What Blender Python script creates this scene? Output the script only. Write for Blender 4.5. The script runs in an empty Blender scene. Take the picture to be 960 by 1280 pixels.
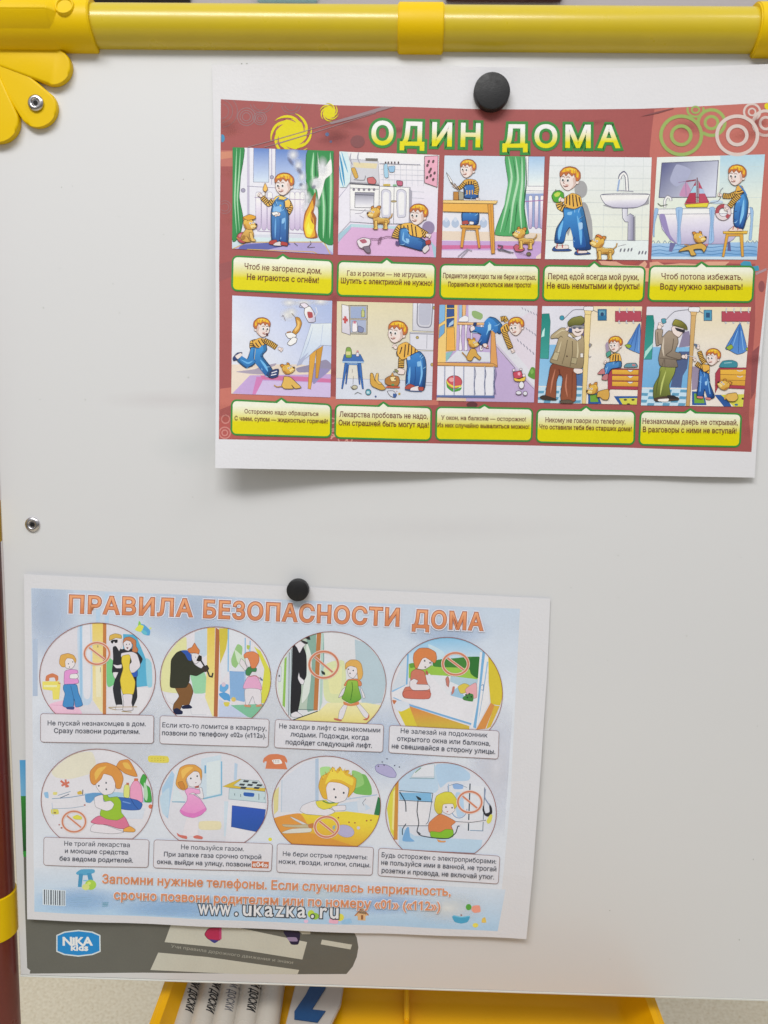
import bpy, bmesh, math, random
from mathutils import Matrix, Vector, geometry
random.seed(4)
SC = bpy.context.scene
COL = SC.collection
rad = math.radians

# ------------------------------------------------------------------ frames
# board frame: x right, y up along the board, z out of the board towards the viewer
LEAN = rad(6)
M = Matrix(((1, 0, 0, 0),
            (0, math.sin(LEAN), -math.cos(LEAN), 0),
            (0, math.cos(LEAN), math.sin(LEAN), 0.80),
            (0, 0, 0, 1)))
# camera
F = 987.926
CE = (-0.120525953, 0.0211937675, 0.0169031421)
CP = Vector((0.00775091073, 0.0253572204, 0.436210332))
CR = (Matrix.Rotation(CE[1], 3, 'Y') @ Matrix.Rotation(CE[0], 3, 'X') @ Matrix.Rotation(CE[2], 3, 'Z'))
cam_d = bpy.data.cameras.new('camera')
cam = bpy.data.objects.new('camera', cam_d)
COL.objects.link(cam)
cam_d.sensor_fit = 'VERTICAL'
cam_d.sensor_height = 36
cam_d.lens = F / 1280 * 36
cam_d.clip_start = 0.01
cam_d.clip_end = 50
cam.matrix_world = M @ (Matrix.Translation(CP) @ CR.to_4x4())
cam_d.dof.use_dof = True
cam_d.dof.focus_distance = 0.455
cam_d.dof.aperture_fstop = 13
SC.camera = cam

# world and lamps (an indoor room lit from the ceiling in front of the board)
W = bpy.data.worlds.new('World')
SC.world = W
W.use_nodes = True
bg = W.node_tree.nodes['Background']
wn = W.node_tree
wt = wn.nodes.new('ShaderNodeTexCoord'); wsep = wn.nodes.new('ShaderNodeSeparateXYZ'); wr = wn.nodes.new('ShaderNodeMapRange'); wm = wn.nodes.new('ShaderNodeMix'); wm.data_type = 'RGBA'
wn.links.new(wt.outputs['Generated'], wsep.inputs[0]); wn.links.new(wsep.outputs['Z'], wr.inputs[0])
wr.inputs[1].default_value = -.15; wr.inputs[2].default_value = .5
wm.inputs[6].default_value = (0.17, 0.15, 0.125, 1); wm.inputs[7].default_value = (0.93, 0.96, 1.0, 1)   # floor side of the room, ceiling side
wn.links.new(wr.outputs[0], wm.inputs[0]); wn.links.new(wm.outputs[2], bg.inputs[0])
bg.inputs[1].default_value = 0.63
def lamp(name, loc, target, sx, sy, power, col):
    d = bpy.data.lights.new(name, 'AREA')
    d.shape = 'RECTANGLE'; d.size = sx; d.size_y = sy; d.energy = power; d.color = col
    o = bpy.data.objects.new(name, d); COL.objects.link(o)
    o.location = loc
    o.rotation_euler = (Vector(target) - Vector(loc)).to_track_quat('-Z', 'Y').to_euler()
    return o
lamp('ceiling_lamp', (-0.30, -1.05, 2.20), (0, 0, 0.9), 1.3, 0.36, 29, (1.0, 0.985, 0.96))
lamp('ceiling_lamp_far', (1.3, -0.9, 2.75), (0.3, 0, 0.8), 1.2, 0.3, 10, (1.0, 0.98, 0.95))
SC.view_settings.view_transform = 'Standard'
SC.view_settings.look = 'None'
SC.view_settings.exposure = -0.25
SC.view_settings.gamma = 1

# ------------------------------------------------------------------ helpers
def ray(px):
    return (CR @ Vector(((px[0] - 480) / F, -(px[1] - 640) / F, -1)))
def unproj(px, z=0.0):
    d = ray(px); t = (z - CP.z) / d.z
    return CP + d * t
def unproj_h(px, h):          # onto a horizontal world plane, returned in board frame
    Mi = M.inverted()
    o = M @ CP; d = (M.to_3x3() @ ray(px)); t = (h - o.z) / d.z
    return Mi @ (o + d * t)
def pts(s):
    return [tuple(float(v) for v in q.split(',')) for q in s.split()]
def hexlin(h):
    out = []
    for i in (0, 2, 4):
        c = int(h[i:i + 2], 16) / 255
        out.append(c / 12.92 if c <= .04045 else ((c + .055) / 1.055) ** 2.4)
    return out

def tag(o, label=None, cat=None, group=None, kind=None):
    if label: o['label'] = label
    if cat: o['category'] = cat
    if group: o['group'] = group
    if kind: o['kind'] = kind
    return o
def empty(name, base, label, cat, group=None):
    o = bpy.data.objects.new(name, None); COL.objects.link(o)
    o.empty_display_size = .02
    o.matrix_world = M @ Matrix.Translation(base)
    o['base'] = list(base)
    tag(o, label, cat, group)
    return o
def link_mesh(name, me, parent=None, mats=(), base=None):
    o = bpy.data.objects.new(name, me); COL.objects.link(o)
    for m in mats: me.materials.append(m)
    if parent is not None:
        o.parent = parent
    else:
        o.matrix_world = M @ Matrix.Translation(base or (0, 0, 0))
    return o
def base_of(p):
    while p is not None and 'base' not in p: p = p.parent
    return Vector(p['base']) if p is not None else Vector((0, 0, 0))
def from_bm(name, bm, mat, parent=None, base=None, smooth=False):
    b = base_of(parent) if parent is not None else Vector(base or (0, 0, 0))
    bmesh.ops.translate(bm, verts=bm.verts, vec=-b)
    me = bpy.data.meshes.new(name); bm.to_mesh(me); bm.free()
    if smooth:
        for p in me.polygons: p.use_smooth = True
    return link_mesh(name, me, parent, [mat], b)

# ------------------------------------------------------------------ materials
def mat(name, col, rough=.5, spec=.5, noise=0.0, nscale=200, bump=0.0, bscale=400, metal=0.0, coat=0.0, sss=0.0, col2=None):
    m = bpy.data.materials.new(name); m.use_nodes = True
    nt = m.node_tree; b = nt.nodes['Principled BSDF']
    c = hexlin(col) if isinstance(col, str) else list(col)
    b.inputs['Base Color'].default_value = (*c, 1)
    b.inputs['Roughness'].default_value = rough
    b.inputs['Specular IOR Level'].default_value = spec
    b.inputs['Metallic'].default_value = metal
    if coat:
        b.inputs['Coat Weight'].default_value = coat
        b.inputs['Coat Roughness'].default_value = .16
    if sss:
        b.inputs['Subsurface Weight'].default_value = sss
        b.inputs['Subsurface Radius'].default_value = (.004, .003, .001)
    tc = nt.nodes.new('ShaderNodeTexCoord')
    if noise or col2:
        n = nt.nodes.new('ShaderNodeTexNoise'); n.inputs['Scale'].default_value = nscale; n.inputs['Detail'].default_value = 5
        nt.links.new(tc.outputs['Object'], n.inputs['Vector'])
        mx = nt.nodes.new('ShaderNodeMix'); mx.data_type = 'RGBA'
        c2 = hexlin(col2) if col2 else [v * (1 - noise) for v in c]
        mx.inputs[6].default_value = (*c, 1); mx.inputs[7].default_value = (*c2, 1)
        nt.links.new(n.outputs['Fac'], mx.inputs[0]); nt.links.new(mx.outputs[2], b.inputs['Base Color'])
        mr = nt.nodes.new('ShaderNodeMapRange'); mr.inputs[1].default_value = .3; mr.inputs[2].default_value = .7
        mr.inputs[3].default_value = rough * .85; mr.inputs[4].default_value = min(1, rough * 1.2)
        nt.links.new(n.outputs['Fac'], mr.inputs[0]); nt.links.new(mr.outputs[0], b.inputs['Roughness'])
    if bump:
        n2 = nt.nodes.new('ShaderNodeTexNoise'); n2.inputs['Scale'].default_value = bscale; n2.inputs['Detail'].default_value = 4
        nt.links.new(tc.outputs['Object'], n2.inputs['Vector'])
        bp = nt.nodes.new('ShaderNodeBump'); bp.inputs['Strength'].default_value = bump; bp.inputs['Distance'].default_value = .001
        nt.links.new(n2.outputs['Fac'], bp.inputs['Height']); nt.links.new(bp.outputs[0], b.inputs['Normal'])
    return m
def ink_mat(name, alpha=False, rough=.42):
    m = bpy.data.materials.new(name); m.use_nodes = True
    nt = m.node_tree; b = nt.nodes['Principled BSDF']
    a = nt.nodes.new('ShaderNodeVertexColor'); a.layer_name = 'Col'
    tc = nt.nodes.new('ShaderNodeTexCoord')
    n = nt.nodes.new('ShaderNodeTexNoise'); n.inputs['Scale'].default_value = 900; n.inputs['Detail'].default_value = 3
    nt.links.new(tc.outputs['Object'], n.inputs['Vector'])
    n3 = nt.nodes.new('ShaderNodeTexNoise'); n3.inputs['Scale'].default_value = 60; n3.inputs['Detail'].default_value = 4
    nt.links.new(tc.outputs['Object'], n3.inputs['Vector'])
    ad = nt.nodes.new('ShaderNodeMath'); ad.operation = 'ADD'
    nt.links.new(n.outputs['Fac'], ad.inputs[0]); nt.links.new(n3.outputs['Fac'], ad.inputs[1])
    mr = nt.nodes.new('ShaderNodeMapRange'); mr.inputs[1].default_value = .6; mr.inputs[2].default_value = 1.4
    mr.inputs[3].default_value = .94; mr.inputs[4].default_value = 1.05
    nt.links.new(ad.outputs[0], mr.inputs[0])
    mx = nt.nodes.new('ShaderNodeVectorMath'); mx.operation = 'SCALE'
    nt.links.new(a.outputs['Color'], mx.inputs[0]); nt.links.new(mr.outputs[0], mx.inputs['Scale'])
    nt.links.new(mx.outputs[0], b.inputs['Base Color'])
    b.inputs['Roughness'].default_value = rough
    b.inputs['Specular IOR Level'].default_value = .3
    if alpha: nt.links.new(a.outputs['Alpha'], b.inputs['Alpha'])
    return m
INK = ink_mat('printed_ink'); SOFT = ink_mat('printed_soft_ink', True)
PAPER = mat('office_paper', (.74, .74, .78), .6, .3, noise=.05, nscale=40, bump=.12, bscale=700)

# ------------------------------------------------------------------ sheets: height fields with a triangular grid
class Sheet:
    """a paper (or the board face): everything printed on it is cut along the same triangular grid and lifted with it"""
    def __init__(s, root, hfun, cell, white, boost):
        s.root = root; s.h = hfun; s.c = cell; s.sat = white; s.boost = boost
    def node(s, i, j): return s.h(i * s.c, j * s.c)
    def H(s, x, y):
        if s.c is None: return s.h(x, y)
        u, v = x / s.c, y / s.c; i, j = math.floor(u), math.floor(v); a, b = u - i, v - j
        h00, h11 = s.node(i, j), s.node(i + 1, j + 1)
        if a >= b: return h00 + (s.node(i + 1, j) - h00) * a + (h11 - s.node(i + 1, j)) * b
        return h00 + (s.node(i, j + 1) - h00) * b + (h11 - s.node(i, j + 1)) * a
    def on(s, px):
        z = 0.002
        for _ in range(5):
            p = unproj(px, z); z = s.H(p.x, p.y)
        return (p.x, p.y)
def cut(bm, plane_co, plane_no, clear=False):
    bmesh.ops.bisect_plane(bm, geom=bm.verts[:] + bm.edges[:] + bm.faces[:], dist=1e-4,
                           plane_co=plane_co, plane_no=plane_no, clear_outer=clear)
def grid_cut(bm, cell):
    if cell is None or not bm.verts: return
    c = cell * 1000
    xs = [v.co.x for v in bm.verts]; ys = [v.co.y for v in bm.verts]; ds = [v.co.x - v.co.y for v in bm.verts]
    for i in range(math.floor(min(xs) / c) + 1, math.ceil(max(xs) / c)): cut(bm, (i * c, 0, 0), (1, 0, 0))
    for i in range(math.floor(min(ys) / c) + 1, math.ceil(max(ys) / c)): cut(bm, (0, i * c, 0), (0, 1, 0))
    for i in range(math.floor(min(ds) / c) + 1, math.ceil(max(ds) / c)): cut(bm, (i * c, 0, 0), (1, -1, 0))

LAYER = 3e-6
class Art:
    """flat print in crop pixels of the reference, laid on a Sheet"""
    def __init__(s, sheet): s.sheet = sheet; s.k = (0, 0, 1); s.cur = None; s.base = 0; s.clip = None
    def K(s, x0, y0, sc): s.k = (x0, y0, sc)
    def px(s, p): return (s.k[0] + p[0] / s.k[2], s.k[1] + p[1] / s.k[2])
    def w(s, p): return s.sheet.on(s.px(p))
    def begin(s, name, parent, layer=None, label=None, soft=False):
        if layer is not None: s.base = layer
        s.name = name; s.parent = parent; s.label = label; s.soft = soft
        s.items = []            # (list of faces [xy mm], paint)
    def paint(s, col, alpha=1.0):
        if isinstance(col, tuple):
            a, b, p0, p1 = col
            return ('g', hexlin(a), hexlin(b), s.w(p0), s.w(p1), alpha)
        return ('c', hexlin(col), alpha)
    def add(s, polys, paint): s.items.append((polys, paint))
    def end(s):
        if not s.items: return None
        out = []
        bm = bmesh.new(); L = bm.faces.layers.int.new('ly')
        paints = []
        for polys, paint in s.items:
            paints.append(paint); idx = len(paints) - 1
            for poly in polys:
                vs = [bm.verts.new((x * 1000, y * 1000, 0)) for x, y in poly[0]]
                for f in poly[1]:
                    try:
                        fc = bm.faces.new([vs[i] for i in f]); fc[L] = idx
                    except ValueError: pass
                if paint[0] == 'g':
                    (ax_, ay_), (bx_, by_) = paint[3], paint[4]
                    for q in ((ax_, ay_), (bx_, by_)):
                        fcs = [f for f in bm.faces if f[L] == idx]
                        g = list({v for f in fcs for v in f.verts}) + list({e for f in fcs for e in f.edges}) + fcs
                        bmesh.ops.bisect_plane(bm, geom=g, dist=1e-4, plane_co=(q[0] * 1000, q[1] * 1000, 0), plane_no=((bx_ - ax_) * 1e3, (by_ - ay_) * 1e3, 0))
        bmesh.ops.delete(bm, geom=[v for v in bm.verts if not v.link_faces], context='VERTS')
        if s.clip:
            cp = s.clip
            for a, b in zip(cp, cp[1:] + cp[:1]):
                a_ = Vector((a[0] * 1000, a[1] * 1000, 0)); b_ = Vector((b[0] * 1000, b[1] * 1000, 0))
                d = b_ - a_; n = Vector((d.y, -d.x, 0))
                cen = Vector((sum(q[0] for q in cp) / len(cp) * 1000, sum(q[1] for q in cp) / len(cp) * 1000, 0))
                if n.dot(cen - a_) > 0: n = -n
                if max(n.dot(v.co - a_) for v in bm.verts) > 1e-4 if bm.verts else False: cut(bm, a_, n, True)
        grid_cut(bm, s.sheet.c)
        me = bpy.data.meshes.new(s.name)
        b = base_of(s.sheet.root)
        vs = []; fs = []; cols = []
        for f in bm.faces:
            if f.calc_area() < 1e-7: continue
            idx = f[L]; pt = paints[idx]; off = (s.base + idx + 1) * LAYER
            ids = []
            vl = [v.co.copy() for v in f.verts]
            if f.normal.z < 0: vl.reverse()
            for co in vl:
                x, y = co.x / 1000, co.y / 1000
                ids.append(len(vs)); vs.append((x - b.x, y - b.y, s.sheet.H(x, y) + off - b.z))
                if pt[0] == 'c': c = pt[1]; al = pt[2]
                elif pt[0] == 'g':
                    p0, p1 = pt[3], pt[4]; dx, dy = p1[0] - p0[0], p1[1] - p0[1]
                    t = max(0, min(1, ((x - p0[0]) * dx + (y - p0[1]) * dy) / (dx * dx + dy * dy)))
                    c = [u + (v - u) * t for u, v in zip(pt[1], pt[2])]; al = pt[5]
                else:
                    c = pt[1]; (cx, cy), (ax, ay), (bx, by) = pt[2], pt[3], pt[4]
                    ux, uy = x - cx, y - cy; det = ax * by - ay * bx
                    r = math.hypot((ux * by - uy * bx) / det, (ax * uy - ay * ux) / det)
                    al = pt[5] * max(0, min(1, 1 - r))
                lu = .3 * c[0] + .59 * c[1] + .11 * c[2]; k_ = s.sheet.sat
                cols.append([min(.88, (lu + (v - lu) * k_) * s.sheet.boost) for v in c] + [al])
            fs.append(ids)
        bm.free()
        if not fs: return None
        me.from_pydata(vs, [], fs)
        ca = me.color_attributes.new('Col', 'FLOAT_COLOR', 'CORNER')
        flat = [v for c in cols for v in c]
        ca.data.foreach_set('color', flat)
        o = bpy.data.objects.new(s.name, me); COL.objects.link(o); o.parent = s.parent
        me.materials.append(SOFT if s.soft else INK)
        if s.label: o['label'] = s.label
        s.base += len(s.items) + 1
        s.items = []
        return o
    # ---- primitives
    def _poly(s, P, paint):
        P = [s.w(p) for p in P]
        tri = geometry.tessellate_polygon([[Vector((x, y, 0)) for x, y in P]])
        s.add([(P, [tuple(t) for t in tri])], paint)
    def P(s, col, st, o=0, oc='3e2c22'):
        p = pts(st) if isinstance(st, str) else st
        s._poly(p, s.paint(col))
        if o: s.stroke(oc, o, p + [p[0]])
    def C(s, col, st, o=0, oc='3e2c22', n=5):
        p = pts(st) if isinstance(st, str) else st
        s.P(col, smooth(p, True, n), o, oc)
    def E(s, col, cx, cy, rx, ry=None, rot=0, o=0, oc='3e2c22', n=22):
        ry = ry or rx; r = rad(rot)
        p = [(cx + rx * math.cos(a) * math.cos(r) - ry * math.sin(a) * math.sin(r),
              cy + rx * math.cos(a) * math.sin(r) + ry * math.sin(a) * math.cos(r)) for a in [2 * math.pi * i / n for i in range(n)]]
        s.P(col, p, o, oc)
    def ring(s, col, w, cx, cy, rx, ry=None, a0=0, a1=360, n=40):
        ry = ry or rx
        s.stroke(col, w, [(cx + rx * math.cos(rad(a)), cy + ry * math.sin(rad(a))) for a in [a0 + (a1 - a0) * i / n for i in range(n + 1)]])
    def R(s, col, x0, y0, x1, y1, o=0, oc='3e2c22'):
        s.P(col, [(x0, y0), (x1, y0), (x1, y1), (x0, y1)], o, oc)
    def L(s, col, w, st, sm=True, taper=False, n=5):
        p = pts(st) if isinstance(st, str) else st
        if sm and len(p) > 2: p = smooth(p, False, n)
        s.stroke(col, w, p, taper)
    def stroke(s, col, w, p, taper=False):
        q = [p[0]]
        for a in p[1:]:
            if math.hypot(a[0] - q[-1][0], a[1] - q[-1][1]) > .01: q.append(a)
        p = q
        if len(p) < 2: return
        closed = math.hypot(p[0][0] - p[-1][0], p[0][1] - p[-1][1]) < .02 and len(p) > 3
        left, right = [], []
        N = len(p)
        for i in range(N):
            if closed:
                a = p[i - 1] if i else p[-2]; b = p[i + 1] if i < N - 1 else p[1]
            else:
                a = p[max(0, i - 1)]; b = p[min(N - 1, i + 1)]
            c = p[i]
            d1 = (c[0] - a[0], c[1] - a[1]); d2 = (b[0] - c[0], b[1] - c[1])
            l1 = math.hypot(*d1) or 1; l2 = math.hypot(*d2) or 1
            if l1 == 1 and d1 == (0, 0): d1 = d2; l1 = l2
            if l2 == 1 and d2 == (0, 0): d2 = d1; l2 = l1
            t = (d1[0] / l1 + d2[0] / l2, d1[1] / l1 + d2[1] / l2); lt = math.hypot(*t) or 1
            nx, ny = -t[1] / lt, t[0] / lt
            m = min(1.5, 1 / max(.5, abs((-d1[1] / l1) * nx + (d1[0] / l1) * ny)))
            hw = w / 2 * m
            if taper: hw *= max(.12, math.sin(math.pi * (i + .3) / (N - .4)) if taper is True else 1 - i / (N - 1) * .9)
            left.append((c[0] + nx * hw, c[1] + ny * hw)); right.append((c[0] - nx * hw, c[1] - ny * hw))
        V = [s.w(v) for v in left + right]
        s.add([(V, [(i, i + 1, N + i + 1, N + i) for i in range(N - 1)])], s.paint(col))
    def limb(s, w, st, c1='dcae4e', c2='3c2c28', k=15, o=4, sm=True):
        """sleeve: outline, fill, cross stripes"""
        p = pts(st)
        if sm and len(p) > 2: p = smooth(p, False, 4)
        s.stroke('3e2c22', w + o * 2, p); s.stroke(c1, w, p)
        if c2:
            acc = 0; nxt = k * .6
            for a, b in zip(p, p[1:]):
                d = math.hypot(b[0] - a[0], b[1] - a[1])
                while acc + d > nxt:
                    t = (nxt - acc) / d; x = a[0] + (b[0] - a[0]) * t; y = a[1] + (b[1] - a[1]) * t
                    nx, ny = -(b[1] - a[1]) / d * w / 2, (b[0] - a[0]) / d * w / 2
                    s.stroke(c2, k * .5, [(x - nx, y - ny), (x + (b[0] - a[0]) / d * 2, y + (b[1] - a[1]) / d * 2), (x + nx, y + ny)])
                    nxt += k
                acc += d
    def stripes(s, st, k=14, w=9, col='3c2c28'):
        """short stroke per 'x,y x,y' pair"""
        p = pts(st)
        for a, b in zip(p[::2], p[1::2]): s.stroke(col, w, [a, ((a[0] + b[0]) / 2, (a[1] + b[1]) / 2 + w * .6), b])
    def softspot(s, col, alpha, cx, cy, rx, ry=None, rot=0, n=16):
        ry = ry or rx; r = rad(rot)
        def q(f, a): return (cx + f * (rx * math.cos(a) * math.cos(r) - ry * math.sin(a) * math.sin(r)),
                             cy + f * (rx * math.cos(a) * math.sin(r) + ry * math.sin(a) * math.cos(r)))
        V = [s.w((cx, cy))] + [s.w(q(1, 2 * math.pi * i / n)) for i in range(n)]
        c = V[0]; ax = s.w(q(1, 0)); by = s.w(q(1, math.pi / 2))
        s.add([(V, [(0, 1 + i, 1 + (i + 1) % n) for i in range(n)])],
              ('r', hexlin(col), c, (ax[0] - c[0], ax[1] - c[1]), (by[0] - c[0], by[1] - c[1]), alpha))
    def T(s, text, x0, y0, x1, y1, h, col, bold=0.0, track=1.0, res=2, edge=None, serif=False):
        """lettering from (x0,y0) to (x1,y1) on its baseline; edge = [(colour, px width)] strokes round each letter, outermost first"""
        V, Fc, x_min, x_max, loops = glyphs(text, track, res)
        dxx, dyy = x1 - x0, y1 - y0; ln = math.hypot(dxx, dyy); ux, uy = dxx / ln, dyy / ln
        nx, ny = uy, -ux
        sc = ln / (x_max - x_min)
        def q(x, y):
            a = (x - x_min) * sc; b = y / .70 * h
            return (x0 + ux * a + nx * b, y0 + uy * a + ny * b)
        if bold: edge = (edge or []) + [(col, bold * 2 * sc)]
        for c, wd in (edge or []):
            for lp in loops: s.stroke(c, wd, [q(*V[i]) for i in lp] + [q(*V[lp[0]])])
        if serif:
            VS = []; FS = []
            for lp in loops:
                pp = [V[i] for i in lp]
                for (xa, ya), (xb, yb) in zip(pp, pp[1:] + pp[:1]):
                    if abs(ya - yb) > .004 or not .05 < abs(xa - xb) < .15: continue
                    for lv, sg in ((0, 1), (.542, -1), (.728, -1)):
                        if abs(ya - lv) < .012:
                            l, r = min(xa, xb) - .055, max(xa, xb) + .055; k = len(VS)
                            VS += [q(l, ya), q(r, ya), q(r - .01, ya + sg * .045), q(l + .01, ya + sg * .045)]; FS.append((k, k + 1, k + 2, k + 3))
            if FS: s.add([([s.w(v) for v in VS], FS)], s.paint(col))
        VW = [s.w(q(x, y)) for x, y in V]
        for F_ in Fc: s.add([(VW, F_)], s.paint(col))
TENSION = .30
def smooth(p, closed, n=5):
    out = []; N = len(p)
    rng = range(N) if closed else range(N - 1)
    for i in rng:
        if closed: a, b, c, d = p[i - 1], p[i], p[(i + 1) % N], p[(i + 2) % N]
        else: a, b, c, d = p[max(0, i - 1)], p[i], p[i + 1], p[min(N - 1, i + 2)]
        for k in range(n):
            t = k / n
            k1 = TENSION; out.append(tuple((2 * t ** 3 - 3 * t * t + 1) * b[j] + (t ** 3 - 2 * t * t + t) * k1 * (c[j] - a[j]) + (3 * t * t - 2 * t ** 3) * c[j] + (t ** 3 - t * t) * k1 * (d[j] - b[j]) for j in (0, 1)))
    if not closed: out.append(p[-1])
    return out
_cu = bpy.data.curves.new('lettering', 'FONT'); _to = bpy.data.objects.new('lettering', _cu); COL.objects.link(_to)
_gc = {}
def inside(p, poly):
    c = False; n = len(poly); x, y = p
    for i in range(n):
        (x1, y1), (x2, y2) = poly[i], poly[i - 1]
        if (y1 > y) != (y2 > y) and x < (x2 - x1) * (y - y1) / (y2 - y1) + x1: c = not c
    return c
def glyphs(text, track, res):
    """outlines of the lettering -> vertices, faces per overlap slot, loops"""
    key = (text, track, res)
    if key in _gc: return _gc[key]
    _cu.body = text; _cu.resolution_u = res; _cu.space_character = track; _cu.fill_mode = 'NONE'
    bpy.context.view_layer.update()
    dg = bpy.context.evaluated_depsgraph_get(); ev = _to.evaluated_get(dg); me = ev.to_mesh()
    P = [(v.co.x, v.co.y) for v in me.vertices]; E = [tuple(e.vertices) for e in me.edges]
    ev.to_mesh_clear()
    nb = {}
    for a, b in E: nb.setdefault(a, []).append(b); nb.setdefault(b, []).append(a)
    seen = set(); loops = []
    for st in nb:
        if st in seen: continue
        lp = [st]; seen.add(st); cur = st
        while True:
            nx = [n for n in nb[cur] if n not in seen]
            if not nx: break
            cur = nx[0]; seen.add(cur); lp.append(cur)
        if lp[0] > lp[1] and len(lp) > 2 and lp[1] != lp[0] + 1: lp = [lp[0]] + lp[1:][::-1]
        if len(lp) > 2:
            if lp[1] != lp[0] + 1: lp = [lp[0]] + lp[1:][::-1]
            loops.append(lp)
    if '1' in text:                      # the figure one comes as a bare bar: give it its flag
        for lp in list(loops):
            xs = [P[i][0] for i in lp]; ys = [P[i][1] for i in lp]
            if len(lp) == 4 and max(ys) - min(ys) > .65 and abs(min(ys)) < .02 and max(xs) - min(xs) < .14:
                x, y = min(xs), max(ys); k = len(P)
                P += [(x + .02, y), (x - .17, y - .13), (x - .17, y - .225), (x + .02, y - .10)]
                loops.append([k, k + 1, k + 2, k + 3])
    for lp in loops:                     # soft sign: the bowl starts inside the stem, move it to the stem's edge
        (xa, ya), (xb, yb_) = P[lp[0]], P[lp[-1]]
        if len(lp) >= 28 and abs(xa - xb) < 1e-4 and abs(abs(ya - yb_) - .081) < .004:
            P[lp[0]] = (xa + .0145, ya); P[lp[-1]] = (xb + .0145, yb_)
    def area(lp):
        q = [P[i] for i in lp]; return .5 * sum(a[0] * b[1] - b[0] * a[1] for a, b in zip(q, q[1:] + q[:1]))
    ar = [area(l) for l in loops]
    def within(i, j):
        q = [P[k] for k in loops[j]]; xs = [p[0] for p in q]; ys = [p[1] for p in q]
        x0, x1, y0, y1 = min(xs), max(xs), min(ys), max(ys); pi = [P[k] for k in loops[i]]
        if min(p[0] for p in pi) < x0 - 1e-3 or max(p[0] for p in pi) > x1 + 1e-3: return False
        return sum(inside(p, q) for p in pi) > len(pi) * .6
    cont = [[j for j in range(len(loops)) if j != i and abs(ar[j]) > abs(ar[i]) and within(i, j)] for i in range(len(loops))]
    outers = [i for i in range(len(loops)) if not cont[i] or all(ar[j] * ar[i] > 0 for j in cont[i])]
    holes = [i for i in range(len(loops)) if i not in outers]
    bb = lambda l: (min(P[i][0] for i in l), min(P[i][1] for i in l), max(P[i][0] for i in l), max(P[i][1] for i in l))
    BB = {i: bb(loops[i]) for i in outers}
    V = []; slots = {}
    own = {i: [] for i in outers}
    for h in holes:
        hq = [P[i] for i in loops[h]]
        c = [(abs(ar[o]), o) for o in outers if sum(inside(p, [P[i] for i in loops[o]]) for p in hq) > len(hq) * .6]
        if c: own[min(c)[1]].append(h)
    lv = []
    for n, o in enumerate(outers):
        k = 0; b1 = BB[o]
        for m_, o2 in enumerate(outers[:n]):
            b2 = BB[o2]
            if b1[0] < b2[2] and b2[0] < b1[2] and b1[1] < b2[3] and b2[1] < b1[3]: k = max(k, lv[m_] + 1)
        lv.append(k)
        rings = [loops[o]] + [loops[h] for h in own[o]]
        flat = [i for r in rings for i in r]
        tri = geometry.tessellate_polygon([[Vector((*P[i], 0)) for i in r] for r in rings])
        slots.setdefault(k, []).extend([tuple(flat[j] for j in t) for t in tri])
    _gc[key] = (P, [slots[k] for k in sorted(slots)], min(v[0] for v in P), max(v[0] for v in P), loops)
    return _gc[key]
# ------------------------------------------------------------------ materials of the place
M_BOARD = mat('white_enamel', (.705, .71, .725), .22, .5, noise=.025, nscale=9, bump=.02, bscale=120)
M_TRIM = mat('board_edge_plastic', (.70, .71, .67), .4, .4, noise=.05, nscale=80)
M_TUBE = mat('olive_yellow_enamel', (.66, .50, .02), .3, .45, noise=.12, nscale=60, coat=.25, bump=.04, bscale=300)
M_YEL = mat('yellow_plastic', (.80, .53, .0), .42, .22, noise=.05, nscale=60, bump=.05, bscale=900)
M_RED = mat('dark_red_enamel', (.155, .020, .013), .3, .5, noise=.2, nscale=50)
M_STEEL = mat('rivet_steel', (.62, .60, .62), .25, .5, noise=.2, nscale=500, metal=1.0)
M_DARK = mat('rivet_hole', (.012, .011, .012), .6, .3, noise=.3, nscale=300)
M_MAG = mat('black_magnet_plastic', (.011, .011, .013), .5, .45, noise=.3, nscale=300, bump=.1, bscale=1500)
M_TRAY = mat('orange_yellow_plastic', (.78, .40, .0), .4, .25, noise=.06, nscale=30, bump=.04, bscale=500)
M_PEN = mat('marker_white_plastic', (.49, .45, .39), .25, .5, noise=.06, nscale=90, coat=.3)
M_CARD = mat('tile_white_plastic', (.45, .41, .37), .45, .4, noise=.06, nscale=90)

# floor: pale speckled linoleum
M_FLOOR = bpy.data.materials.new('speckled_linoleum'); M_FLOOR.use_nodes = True
nt = M_FLOOR.node_tree; b = nt.nodes['Principled BSDF']; tc = nt.nodes.new('ShaderNodeTexCoord')
def noise_n(sc, det=3):
    n = nt.nodes.new('ShaderNodeTexNoise'); n.inputs['Scale'].default_value = sc; n.inputs['Detail'].default_value = det
    nt.links.new(tc.outputs['Object'], n.inputs['Vector']); return n
def ramp(src, a, bb, c0, c1):
    r = nt.nodes.new('ShaderNodeValToRGB'); r.color_ramp.elements[0].position = a; r.color_ramp.elements[1].position = bb
    r.color_ramp.elements[0].color = (*c0, 1); r.color_ramp.elements[1].color = (*c1, 1); nt.links.new(src, r.inputs[0]); return r
r1 = ramp(noise_n(240).outputs['Fac'], .36, .62, (.74, .66, .48), (.86, .79, .62))
r2 = ramp(noise_n(330, 2).outputs['Fac'], .60, .68, (1, 1, 1), (.80, .71, .56))
mx = nt.nodes.new('ShaderNodeMix'); mx.data_type = 'RGBA'; mx.blend_type = 'MULTIPLY'; mx.inputs[0].default_value = .8
nt.links.new(r1.outputs[0], mx.inputs[6]); nt.links.new(r2.outputs[0], mx.inputs[7]); nt.links.new(mx.outputs[2], b.inputs['Base Color'])
b.inputs['Roughness'].default_value = .4
bm = bmesh.new(); bmesh.ops.create_grid(bm, x_segments=4, y_segments=4, size=2.5)
me = bpy.data.meshes.new('floor'); bm.to_mesh(me); bm.free(); me.materials.append(M_FLOOR)
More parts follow.
